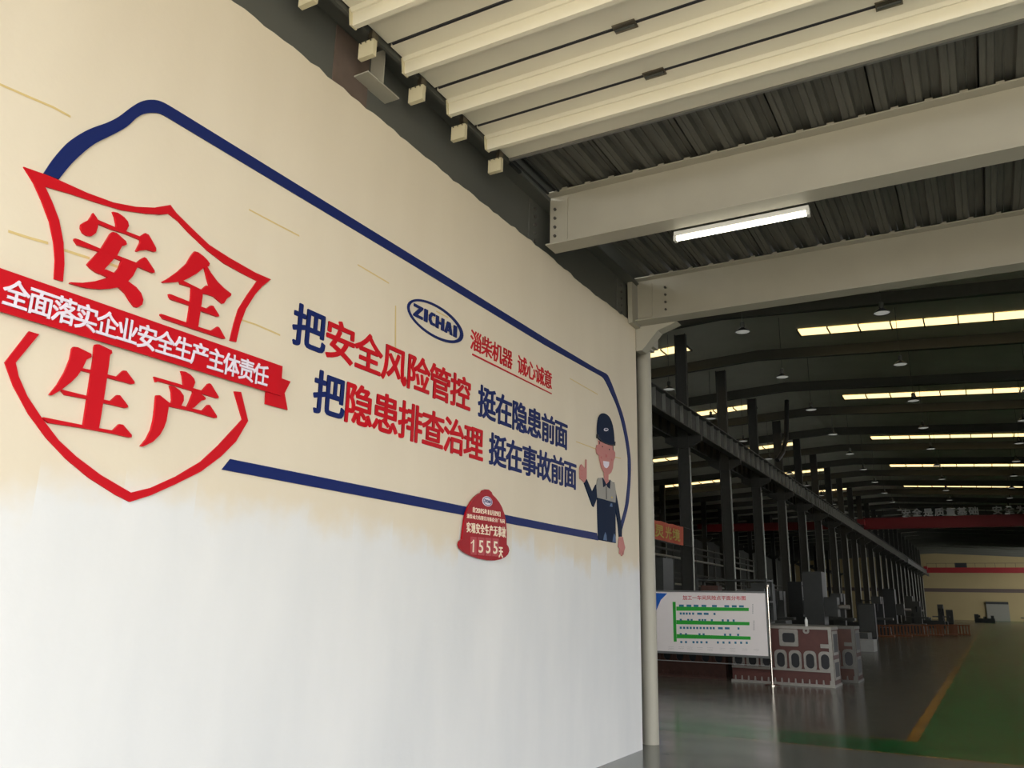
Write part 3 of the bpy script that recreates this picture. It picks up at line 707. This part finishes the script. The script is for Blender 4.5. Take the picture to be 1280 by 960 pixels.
# rafters under the roof, one every bay
for k in range(-3, 24):
    y = 45.9 + k*BAY
    mb = MB((0, y, 14))
    for xa, xb in ((-45, -10), (-10, 14 if y < 192 else 30)):
        za, zb = roofz(xa), roofz(xb); 
        for (y0, y1, h0, h1) in ((y-.01, y+.01, -.62, -.05), (y-.15, y+.15, -.65, -.62)):
            mb.add([(xa,y0,za+h0),(xb,y0,zb+h0),(xb,y1,zb+h0),(xa,y1,za+h0),(xa,y0,za+h1),(xb,y0,zb+h1),(xb,y1,zb+h1),(xa,y1,za+h1)],
                   [(3,2,1,0),(4,5,6,7),(0,1,5,4),(2,3,7,6),(1,2,6,5),(3,0,4,7)])
    mb.build('rafter', RAFT, hr)
WN = 0
def skylight(xs, y, label, group):
    global WN; WN += 1
    t = empty('window_%d' % WN, (xs[0], y, roofz(xs[0])-.1)); t['label'] = label; t['kind'] = 'structure'
    for a, b in zip(xs, xs[1:]):
        a2, b2 = a+.03, b-.03; za, zb = roofz(a2)-.02, roofz(b2)-.02
        MB(((a+b)/2, y, za)).add([(a2,y,za),(b2,y,zb),(b2,y+1.05,zb),(a2,y+1.05,za),(a2,y,za-.03),(b2,y,zb-.03),(b2,y+1.05,zb-.03),(a2,y+1.05,za-.03)],
           [(0,1,2,3),(7,6,5,4),(0,4,5,1),(2,6,7,3),(1,5,6,2),(3,7,4,0)]).build('pane', SKYL, t)
    mbp = MB((xs[0], y, roofz(xs[0])))
    for x in xs: mbp.box(x-.03, x+.03, y-.05, y+1.1, roofz(x)-.12, roofz(x)-.0)
    mbp.build('glazing_bar', RAFT, t)
for i, y in enumerate(SY):
    if i < 5: skylight([-7.2+1.47*k for k in range(9)], y, f'{ORD[i]} glowing skylight strip from the gate, right roof slope', 'skylight strips right slope')
    if i < 5: skylight([-17.5+1.45*k for k in range(4)], y, f'{ORD[i]} glowing skylight strip from the gate, just left of the column row', 'skylight strips beside columns')
    if 1 < i < 4: skylight([-31+1.5*k for k in range(6)], y, f'{ORD[i]} glowing skylight strip from the gate, far left roof', 'skylight strips far left')
# bell lamps
lm = None
rows = ((-13.5, 'row left of the columns'), (-7.7, 'middle row'), (-2.4, 'right row'), (2.9, 'rightmost row'))
for rx, rn in rows:
    for k in range(12):
        y = 32.85 + k*BAY; z = 12.62
        lab = f'{ORD[k]} pendant bell lamp from the gate in the {rn}'
        if lm is None:
            lm = empty('pendant_lamp', (rx, y, z)); O = Vector((rx, y, z))
            lp = [MB(O).lathe(O, [(.30,0),(.29,.03),(.20,.10),(.10,.17),(.07,.2),(.0,.2)], 16).build('shade', MACHD, lm, True),
                  MB(O).lathe(O, [(.0,.012),(.27,.012),(.285,.02)], 16).build('diffuser', DIFF, lm, True),
                  MB(O).lathe(O, [(.07,.2),(.09,.24),(.09,.42),(.04,.46),(0,.46)], 10).build('ballast', RAFT, lm, True),
                  MB(O).cyl(O+Vector((0,0,.25)), O+Vector((0,0,2.4)), .012, 5).build('cord', RAFT, lm)]
            r = lm; lp[3].scale.z = 1.26
        else:
            r = lm.copy(); COL.objects.link(r); r.location = (rx, y, z)
            for p in lp:
                c = p.copy(); COL.objects.link(c); c.parent = r
                if p is lp[3]: c.scale.z = (roofz(rx)-z)/2.4
        tag(r, lab, 'lamp', 'pendant bell lamps')
# columns
cm = None
for rowx, rn in ((-12.75, 'row beside the aisle'), (-30.0, 'far left row')):
    for k in range(24):
        y = 40.45 + (k-1)*BAY
        if rowx < -20 and k < 1: continue
        lab = f'{ORD[k]} dark steel hall column from the gate, {rn}'
        if cm is None:
            O = Vector((rowx, y, 0)); cm = empty('hall_column', O)
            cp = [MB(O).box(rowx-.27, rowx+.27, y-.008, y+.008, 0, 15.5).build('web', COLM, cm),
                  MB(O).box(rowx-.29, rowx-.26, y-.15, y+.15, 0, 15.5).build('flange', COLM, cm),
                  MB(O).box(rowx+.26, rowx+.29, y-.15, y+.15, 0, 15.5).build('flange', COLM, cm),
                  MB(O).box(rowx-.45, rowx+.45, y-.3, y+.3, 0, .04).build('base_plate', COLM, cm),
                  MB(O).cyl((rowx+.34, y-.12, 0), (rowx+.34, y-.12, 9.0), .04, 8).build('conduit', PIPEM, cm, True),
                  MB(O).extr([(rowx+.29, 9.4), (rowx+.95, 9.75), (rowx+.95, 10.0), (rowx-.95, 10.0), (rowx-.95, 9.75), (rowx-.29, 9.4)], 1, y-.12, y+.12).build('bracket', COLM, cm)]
            r = cm
        else:
            r = cm.copy(); COL.objects.link(r); r.location = (rowx, y, 0)
            for p in cp: c = p.copy(); COL.objects.link(c); c.parent = r
        tag(r, lab, 'column', 'hall columns')
# crane runway girders
for gx, lb in ((-12.0, 'dark crane runway girder with pale stiffener plates, aisle side of the columns'), (-13.5, 'dark crane runway girder behind the column row, left bay side')):
    O = Vector((gx, 12, 10)); t = empty('runway_girder', O); tag(t, lb, 'girder')
    MB(O).box(gx-.01, gx+.01, 12, 228, 10.05, 10.95).build('web', COLM, t)
    MB(O).box(gx-.2, gx+.2, 12, 228, 10.0, 10.05).build('bottom_flange', COLM, t)
    MB(O).box(gx-.25, gx+.25, 12, 228, 10.95, 11.0).build('top_flange', COLM, t)
    MB(O).box(gx-.035, gx+.035, 12, 228, 11.0, 11.13).build('rail', MACHD, t)
    st = None
    for k in range(110):
        y = 26 + k*1.29
        if st is None: st = MB((gx, y, 10.05)).box(gx, gx+.17, y-.012, y+.012, 10.05, 10.95).build('stiffener', PIPEM if gx > -13 else COLM, t); y0 = y
        else: c = st.copy(); COL.objects.link(c); c.parent = t; c.location = st.location + Vector((0, y-y0, 0))
# bridge cranes
def crane(y, xa, xb, zb, h, label, txt=None, tx0=0, tp=1.4):
    O = Vector(((xa+xb)/2, y, zb)); t = empty('bridge_crane', O); tag(t, label, 'crane')
    MB(O).box(xa+.4, xb-.4, y-.02, y+.6, zb, zb+h).build('box_girder', CRANE, t)
    MB(O).box(xa+.4, xb-.4, y-.20, y+.62, zb-.06, zb).build('bottom_flange', CRANE, t)
    MB(O).box(xa+.4, xb-.4, y-.12, y+.62, zb+h, zb+h+.06).build('top_flange', CRANE, t)
    for x in (xa, xb): MB(O).box(x-.15, x+.6, y-1.2, y+1.8, 11.14, 11.75).build('end_carriage', CRANE, t)
    mb = MB(O)
    n = int((xb-xa)/2)
    for i in range(n+1):
        x = xa+.5+i*(xb-xa-1)/n; mb.cyl((x, y-.1, zb+h+.06), (x, y-.1, zb+h+1.0), .03, 5)
    mb.cyl((xa+.5, y-.1, zb+h+1.0), (xb-.5, y-.1, zb+h+1.0), .035, 5)
    mb.build('handrail', MACHD, t)
    MB(O).box(xa+6.2, xa+8.6, y+.1, y+1.5, zb+h+.06, zb+h+1.1).build('trolley', MACHD, t)
    if txt:
        for i, ch in enumerate(txt):
            if ch == ' ': continue
            x0 = tx0+i*tp
            f = (lambda x0: (lambda u, v, d: Vector((x0+.95*u, y-.14-d, zb+h+.08+.85*v))))(x0)
            char('character', ch, f, LAMPM, t, bold=.03, depth=.03)
c1x = on_y(1127, 641, 104)[0]; c1s = (on_y(1270,636,104)[0]-c1x)/10.0
crane(104, -12.1, 13.6, 10.75, 1.15, 'red bridge crane with a row of white characters on its handrail', '安全是质量基础 安全为', c1x, c1s)
crane(216, -12.1, 24, 10.4, 1.05, 'red bridge crane at the far end in front of the cream end wall')
crane(104.5, -31, -13.4, 10.9, .8, 'dark red bridge crane in the left bay beyond the columns')
# hanging hose between columns
t = empty('hanging_hose', (-10.5, 56, 0)); tag(t, 'thick dark hose sagging from the roof beside the columns', 'hose')
pa = [(-10.9,58.5,15.78),(-11.0,58,13),(-11.2,57.4,11.9),(-11.45,56.8,11.3)]
mb = MB((-10.9,58,10.9))
for a, b in zip(pa, pa[1:]): mb.cyl(a, b, .16, 8)
mb.build('hose', MACHD, t, True)
# orange banner hung on the nearest visible column
bx = -12.25
def onb(x, y): r = ray(x, y); k = bx/r.x; return (r.y*k, 1.6+r.z*k)
q = [onb(812,647.5), onb(855,658.5), onb(855,682), onb(812,671.5)]
O = Vector((bx, q[0][0], q[3][1])); t = empty('banner', O); tag(t, 'small orange banner with yellow characters hung on the nearest hall column', 'banner')
ncl = 12; vs = []; fs = []
for i in range(ncl+1):
    u = i/ncl; a = Vector(q[0]).lerp(Vector(q[1]), u); b = Vector(q[3]).lerp(Vector(q[2]), u); dx = .03*math.sin(u*17)
    sag = -.05*math.sin(u*math.pi*3)**2
    vs += [(bx+dx, a.x, a.y+sag), (bx+dx, b.x, b.y+sag*.4), (bx+dx-.01, a.x, a.y+sag), (bx+dx-.01, b.x, b.y+sag*.4)]
for i in range(ncl):
    k = 4*i; fs += [(k,k+1,k+5,k+4),(k+2,k+6,k+7,k+3),(k,k+4,k+6,k+2),(k+1,k+3,k+7,k+5)]
fs += [(0,2,3,1),(4*ncl,4*ncl+1,4*ncl+3,4*ncl+2)]
mbb = MB(O); mbb.add(vs, fs); mbb.build('cloth', ORANGE, t)
mb = MB(O)
for zz in (q[1][1]-.02, q[2][1]+.02): mb.cyl((bx, q[1][0], zz), (-12.47, 40.4, zz+.05), .015, 5)
mb.build('cord', MACHD, t)
for ch, xa, xb in (('灵', 817.5, 828.5), ('光', 830.5, 838), ('境', 839, 848.5)):
    ya, yb = onb(xa, 660)[0], onb(xb, 660)[0]
    zt = (onb(xa, 653.5+(xa-812)*.255)[1]+onb(xb, 653.5+(xb-812)*.255)[1])/2; zb_ = zt-.66*(q[0][1]-q[3][1])
    char('character', ch, (lambda ya, yb, zt, zb_: (lambda u, v, d: Vector((bx+.045+d, ya+(yb-ya)*u, zb_+(zt-zb_)*v))))(ya, yb, zt, zb_), YEL, t, bold=.025, depth=.004)

# ------------------------------------------------------------------ poster board on stainless stand
BY = 19.25
def bd(x, y): return on_y(x, y, BY)
t = empty('notice_board', (-5.6, BY, 0)); tag(t, 'white notice board with green bars and red title on a stainless stand', 'notice board')
(_, zt) = bd(961,740); (xr, zb_) = bd(962.5, 821.5); xl = -7.75
O = Vector((xl, BY, zb_))
MB(O).box(xl, xr, BY, BY+.10, zb_, zt).build('panel', BOARD, t)
mb = MB(O); mb.box(xl, xr, BY-.012, BY, zt-.025, zt+.012); mb.box(xl, xr, BY-.012, BY, zb_-.03, zb_+.02); mb.box(xr-.03, xr, BY-.012, BY+.1, zb_, zt); mb.box(xl, xl+.03, BY-.012, BY+.1, zb_, zt)
mb.build('frame', FRAME, t)
def bslab(name, pts, m, d=.003):
    P = [bd(*p) for p in pts]; return MB((P[0][0], BY, P[0][1])).extr(P, 1, BY-d, BY).build(name, m, t)
bz = lambda x, y: (800+x/4.267, 720+y/4.267)
P = [bd(*p) for p in ((834,741.8),(826,750),(820.5,763),(817,776),(814,795),(806,816))] + [(xl+.03, zb_+.05), (xl+.03, zt-.03)]
MB((P[0][0], BY, P[0][1])).extr(P, 1, BY-.003, BY).build('blue_corner', BLUEP, t)
bslab('green_bar', [bz(174,138),bz(190,138),bz(196,350),bz(180,350)], GREENP)
for (a, b, c, dd) in ((194,163,580,170),(194,235,584,246),(196,310,590,323)):
    bslab('green_bar', [bz(a,b),bz(c,dd),bz(c,dd+17),bz(a,b+22)], GREENP)
q = [bd(*bz(228,128)), bd(*bz(566,130)), bd(*bz(564,107)), bd(*bz(230,104))]
for i, ch in enumerate('加工一车间风险点平面分布图'):
    f = lambda u, v, d, i=i: (lambda uu: Vector(((q[0][0]*(1-uu)+q[1][0]*uu), BY-.001-d, (q[0][1]*(1-uu)+q[1][1]*uu)*(1-v)+(q[3][1]*(1-uu)+q[2][1]*uu)*v)))((i+u)/13)
    char('character', ch, f, REDP, t, bold=.012, depth=.002, fw=1.22)
mb = MB(O)
for y, xs in ((152,(208,248,286,328,384,450,490,528)),(194,(212,228,244,260,278,305,340,392)),(228,(212,252,270,312,328,342,378,436,464,494)),(270,(212,230,248,265,283,300,318,336,354,372,388,416,452,520)),(304,(212,240,312,334,448,476,518)),(346,(215,240,280,300,322,350,410,440,472,504,534,564))):
    for x in xs:
        wdt = 26 if (y == 152 or x in (305,340,416,452)) else 11
        P = [bd(*bz(x, y+(x-200)*.012)), bd(*bz(x+wdt, y+12+(x-200)*.012))]
        mb.box(min(P[0][0],P[1][0]), max(P[0][0],P[1][0]), BY-.003, BY, min(P[0][1],P[1][1]), max(P[0][1],P[1][1]))
o = mb.build('printed_mark', TEAL, t); o['kind'] = 'stuff'
mb = MB(O)
for x in (150,205,252,305,360,425,480,545,605):
    for dy in (0, 8, 15):
        P = [bd(*bz(x, 374+dy+(x-150)*.03)), bd(*bz(x+34, 378+dy+(x-150)*.03))]
        if dy == 15 and x % 2: continue
        mb.box(P[0][0], P[1][0]-.02, BY-.002, BY, P[1][1], P[0][1]-.008)
for dy in range(6):
    P = bd(*bz(600, 150+dy*9)); mb.box(P[0], P[0]+.012, BY-.002, BY, P[1]-.02, P[1]); P = bd(*bz(606, 238+dy*9)); mb.box(P[0], P[0]+.012, BY-.002, BY, P[1]-.02, P[1])
o = mb.build('small_print', MACHL, t); o['kind'] = 'stuff'
for pxx in (-4.268, -7.80):
    MB((pxx, BY, 0)).cyl((pxx, BY, .02), (pxx, BY, 2.06), .028, 14).build('post', CHROME, t, True)
    MB((pxx, BY, 0)).lathe((pxx, BY, 0), [(.0,.03),(.10,.03),(.17,.012),(.17,0)], 18).build('foot', CHROME, t, True)
    MB((pxx, BY, 2.06)).lathe((pxx, BY, 2.06), [(.028,0),(.04,.015),(.035,.045),(0,.055)], 10).build('finial', CHROME, t, True)
zr = bd(880, 828)[1]
MB((-6, BY, zr)).cyl((-7.8, BY, zr), (-4.27, BY, zr), .009, 8).build('lower_rail', FRAME, t, True)
MB((xr, BY, 1.3)).box(xr, -4.268, BY-.01, BY+.01, 1.85, 1.87).build('hanger', CHROME, t)
MB((xr, BY, 1.3)).box(xr, -4.268, BY-.01, BY+.01, .66, .68).build('hanger', CHROME, t)

# ------------------------------------------------------------------ engine block castings
def rrect(cx, cz, w_, h, r, n=4):
    out = []
    for (sx, sz, a0) in ((1,1,0),(-1,1,90),(-1,-1,180),(1,-1,270)):
        for k in range(n+1):
            a = math.radians(a0+90*k/n); out.append((cx+sx*(w_/2-r)+r*math.cos(a), cz+sz*(h/2-r)+r*math.sin(a)))
    return out
def casting(x0, y0, name, label, body, plate, ports=7, W=2.17):
    t = empty(name, (x0, y0, 0)); tag(t, label, 'engine block')
    O = Vector((x0, y0, 0)); X = lambda u: x0+u
    MB(O).box(X(0), X(W), y0+.03, y0+.95, .02, 1.20).build('body', body, t)
    MB(O).box(X(-.02), X(W+.02), y0-.02, y0+.97, 0, .05).build('base_flange', plate, t)
    MB(O).box(X(-.01), X(W+.01), y0, y0+.96, 1.18, 1.24).build('top_flange', plate, t)
    MB(O).box(X(W-.06), X(W+.01), y0, y0+.03, .05, 1.18).build('edge_strip', plate, t)
    MB(O).box(X(0), X(W), y0-.005, y0+.03, .30, .345).build('ledge', plate, t)
    p = W/ports
    for i in range(ports):
        cx = X(p*(i+.5)); z = .52
        rr = rrect(cx, z, p*.84, .42, .09); hh = rrect(cx, z, p*.56, .31, .09)
        mb = MB((cx, y0, z)); n = len(rr)
        vs = [(a, y0-.008, b) for a, b in rr] + [(a, y0-.008, b) for a, b in hh] + [(a, y0+.03, b) for a, b in rr] + [(a, y0+.03, b) for a, b in hh]
        fs = []
        for k in range(n):
            j = (k+1) % n; fs += [(k,j,n+j,n+k),(k,2*n+k,2*n+j,j),(n+k,n+j,3*n+j,3*n+k)]
        mb.add(vs, fs); o = mb.build('port_frame', plate, t)
        MB((cx, y0, z)).extr(hh, 1, y0+.024, y0+.029).build('port_bore', CASTDARK, o)
    for i in range(15):
        x = X(W*(i+.5)/15); MB((x, y0, .1)).extr([(x-.018,.05),(x+.018,.05),(x+.010,.14),(x-.010,.14)], 1, y0-.005, y0+.03).build('lug', plate, t)
    wx, wz = X(W*.59), .99
    rr = rrect(wx, wz, .40, .36, .03); hh = rrect(wx, wz, .27, .20, .05); n = len(rr); mb = MB((wx, y0, wz))
    vs = [(a, y0-.006, b) for a, b in rr] + [(a, y0-.006, b) for a, b in hh] + [(a, y0+.03, b) for a, b in rr] + [(a, y0+.03, b) for a, b in hh]
    fs = []
    for k in range(n):
        j = (k+1) % n; fs += [(k,j,n+j,n+k),(k,2*n+k,2*n+j,j),(n+k,n+j,3*n+j,3*n+k)]
    mb.add(vs, fs); o = mb.build('window_frame', plate, t); MB((wx, y0, wz)).extr(hh, 1, y0+.022, y0+.028).build('window_bore', CASTDARK, o)
    MB(O).box(X(W-.23), X(W-.03), y0-.01, y0+.03, .80, .88).build('pad', plate, t)
    lx = X(W*.765); rr = rrect(lx, 1.15, .13, .13, .064, 6); hh = rrect(lx, 1.15, .05, .05, .024, 6); n = len(rr); mb = MB((lx, y0, 1.15))
    vs = [(a, y0-.012, b) for a, b in rr] + [(a, y0-.012, b) for a, b in hh] + [(a, y0+.03, b) for a, b in rr] + [(a, y0+.03, b) for a, b in hh]; fs = []
    for k in range(n):
        j = (k+1) % n; fs += [(k,j,n+j,n+k),(k,2*n+k,2*n+j,j),(n+k,n+j,3*n+j,3*n+k)]
    mb.add(vs, fs); mb.build('lifting_ring', plate, t)
    # openings on the end face
    for z, h in ((.35,.42),(.90,.5)):
        mb = MB((X(W), y0+.3, z)); mb.box(X(W), X(W)+.012, y0+.14, y0+.80, z-h/2, z+h/2); o = mb.build('end_frame', plate, t)
        MB((X(W), y0+.3, z)).box(X(W)+.012, X(W)+.014, y0+.20, y0+.74, z-h/2+.06, z+h/2-.06).build('end_bore', CASTDARK, o)
    return t
casting(-5.225, 19.6, 'engine_block', 'maroon and silver engine block casting with oval ports, right of the notice board', MAROON, MACHINED)
casting(-4.98, 21.3, 'engine_block', 'engine block casting behind the silver-ported one, shade painted into its dark colour', RUSTSHADE, CASTSHADE)  # darker materials stand in for the shade behind the front block
casting(-7.62, 19.9, 'engine_block', 'rusty brown engine block casting below the notice board', RUSTSHADE, RUSTSHADE)
t = empty('white_bottle', (-3.72, 19.9, 1.24)); tag(t, 'small white plastic bottle standing on top of the silver-ported engine block', 'bottle')
MB((-3.72,19.9,1.24)).lathe((-3.60, 19.9, 1.24), [(0,0),(.03,0),(.034,.10),(.03,.14),(.014,.16),(.014,.19),(0,.19)], 12).build('body', LAMPM, t, True)

# ------------------------------------------------------------------ machines along the aisle (far, dim)
def machine(x, y, kind, label, sc=1.0, m=MACH):
    O = Vector((x, y, 0)); nm = {'lathe': 'lathe', 'mill': 'milling_machine', 'cabinet': 'control_cabinet', 'rack': 'parts_rack', 'bore': 'boring_machine'}[kind]
    t = empty(nm, O); tag(t, label, 'machine' if kind not in ('rack',) else 'rack'); s = sc
    if kind == 'lathe':
        MB(O).box(x-1.6*s, x+1.6*s, y-.35*s, y+.35*s, 0, .75*s).build('bed', m, t)
        MB(O).box(x-1.6*s, x-.9*s, y-.4*s, y+.4*s, .75*s, 1.45*s).build('headstock', m, t)
        MB(O).cyl((x-.9*s, y, 1.1*s), (x-.65*s, y, 1.1*s), .22*s, 14).build('chuck', MACHD, t, True)
        MB(O).box(x+1.0*s, x+1.5*s, y-.25*s, y+.25*s, .75*s, 1.25*s).build('tailstock', m, t)
        MB(O).box(x-.2*s, x+.3*s, y-.4*s, y+.3*s, .75*s, 1.05*s).build('carriage', MACHL, t)
    elif kind == 'mill':
        MB(O).box(x-.7*s, x+.7*s, y-.7*s, y+.9*s, 0, .5*s).build('base', m, t)
        MB(O).extr([(y+.2*s, .5*s), (y+.9*s, .5*s), (y+.8*s, 2.6*s), (y+.3*s, 2.6*s)], 0, x-.35*s, x+.35*s).build('column', m, t)
        MB(O).box(x-.3*s, x+.3*s, y-.6*s, y+.6*s, 2.1*s, 2.6*s).build('head', MACHL, t)
        MB(O).cyl((x, y-.35*s, 2.1*s), (x, y-.35*s, 1.6*s), .12*s, 10, .06*s).build('spindle', MACHD, t, True)
        MB(O).box(x-1.0*s, x+1.0*s, y-.6*s, y+.1*s, 1.0*s, 1.15*s).build('table', MACHL, t)
    elif kind == 'bore':
        MB(O).box(x-1.5*s, x+1.5*s, y-.8*s, y+.8*s, 0, .6*s).build('bed', m, t)
        MB(O).box(x-1.3*s, x-.4*s, y-.6*s, y+.6*s, .6*s, 3.4*s).build('column', m, t)
        MB(O).box(x-.4*s, x+.2*s, y-.4*s, y+.4*s, 1.3*s, 2.2*s).build('head', MACHL, t)
        MB(O).cyl((x+.2*s, y, 1.75*s), (x+.7*s, y, 1.75*s), .11*s, 10).build('spindle', MACHINED, t, True)
        mb = MB(O)
        for zz in (.9,1.5,2.1,2.7,3.3): mb.box(x-1.36*s, x-1.30*s, y-.5*s, y+.5*s, zz*s, (zz+.05)*s)
        mb.build('ladder_rung', MACHL, t)
    elif kind == 'cabinet':
        MB(O).box(x-.45*s, x+.45*s, y-.3*s, y+.3*s, .1*s, 2.0*s).build('case', m, t)
        MB(O).box(x-.40*s, x+.40*s, y-.315*s, y-.3*s, .15*s, 1.95*s).build('door', MACHL, t)
        MB(O).box(x-.42*s, x+.42*s, y-.27*s, y+.27*s, 0, .1*s).build('plinth', MACHD, t)
    else:
        for dx in (-1.2, 1.2):
            for dy in (-.4, .4): MB((x+dx*s, y+dy*s, 0)).box(x+(dx-.04)*s, x+(dx+.04)*s, y+(dy-.04)*s, y+(dy+.04)*s, 0, 2.6*s).build('upright', m, t)
        for zz in (.4, 1.1, 1.8, 2.5): MB(O).box(x-1.25*s, x+1.25*s, y-.45*s, y+.45*s, zz*s, (zz+.06)*s).build('shelf', m, t)
        for zz in (.46, 1.16, 1.86):
            for k in range(3):
                xx = x+(-.8+.8*k)*s; MB((xx, y, zz*s)).box(xx-.3*s, xx+.3*s, y-.3*s, y+.3*s, zz*s, (zz+random.uniform(.25,.5))*s).build('crate', random.choice((MACHL, MACH, RUSTSHADE)), t)
    return t
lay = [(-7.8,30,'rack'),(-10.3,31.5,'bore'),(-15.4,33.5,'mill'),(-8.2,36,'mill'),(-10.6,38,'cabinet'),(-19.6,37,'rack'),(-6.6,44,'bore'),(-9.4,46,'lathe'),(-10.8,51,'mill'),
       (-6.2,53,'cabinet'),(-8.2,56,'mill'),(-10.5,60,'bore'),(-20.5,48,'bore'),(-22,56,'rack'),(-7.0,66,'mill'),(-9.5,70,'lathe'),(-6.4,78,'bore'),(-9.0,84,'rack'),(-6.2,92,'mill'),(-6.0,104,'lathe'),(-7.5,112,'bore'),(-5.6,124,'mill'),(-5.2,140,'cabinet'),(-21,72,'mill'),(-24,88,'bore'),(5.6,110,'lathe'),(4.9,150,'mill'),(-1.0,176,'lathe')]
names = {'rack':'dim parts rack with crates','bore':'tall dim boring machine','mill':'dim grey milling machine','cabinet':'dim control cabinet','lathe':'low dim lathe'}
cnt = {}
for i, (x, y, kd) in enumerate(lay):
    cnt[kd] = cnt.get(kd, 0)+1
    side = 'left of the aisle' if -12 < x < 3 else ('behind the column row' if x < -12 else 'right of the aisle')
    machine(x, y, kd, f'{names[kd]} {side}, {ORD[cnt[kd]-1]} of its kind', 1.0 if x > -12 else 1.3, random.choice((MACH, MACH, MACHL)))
# grey plinth and orange-brown low barriers
tag(MB((-4.6,38,0)).box(-5.0, -4.25, 37.6, 38.8, 0, .46).build('concrete_block', KERB), 'low pale concrete block on the floor behind the engine blocks', 'block')
for k in range(6):
    x0 = -6.9 + k*.82; y0 = 60.5 + k*2.6
    O = Vector((x0, y0, 0)); t = empty('barrier', O); tag(t, f'low orange-brown barrier beside the aisle, {ORD[k]} from the left', 'barrier', 'orange-brown barriers')
    mb = MB(O)
    for j in range(7): mb.box(x0+j*.2, x0+j*.2+.1, y0+j*.1, y0+j*.1+.05, .06, .72)
    mb.build('slat', BARR, t)
    MB(O).box(x0-.03, x0+1.35, y0+.05, y0+.62, 0, .08).build('base', BARR, t)
    MB(O).box(x0-.03, x0+1.35, y0+.28, y0+.34, .66, .74).build('rail', BARR, t)
# walkway / pipe frames in the left bay
for i, (ya, yb, z, x) in enumerate(((27, 60, 4.1, -14.2), (36, 90, 3.0, -17.5))):
    O = Vector((x, ya, z)); t = empty('pipe_rack', O); tag(t, ('nearer' if i == 0 else 'farther') + ' dark horizontal pipe rack behind the column row', 'pipe rack')
    for dz in (0, .35, .7): MB(O).cyl((x, ya, z+dz), (x, yb, z+dz), .06, 8).build('pipe', COLM if dz else PIPEM, t)
    y = ya
    while y < yb: MB((x, y, 0)).box(x-.05, x+.05, y-.04, y+.04, 0, z+.8).build('support', COLM, t); y += 3.9
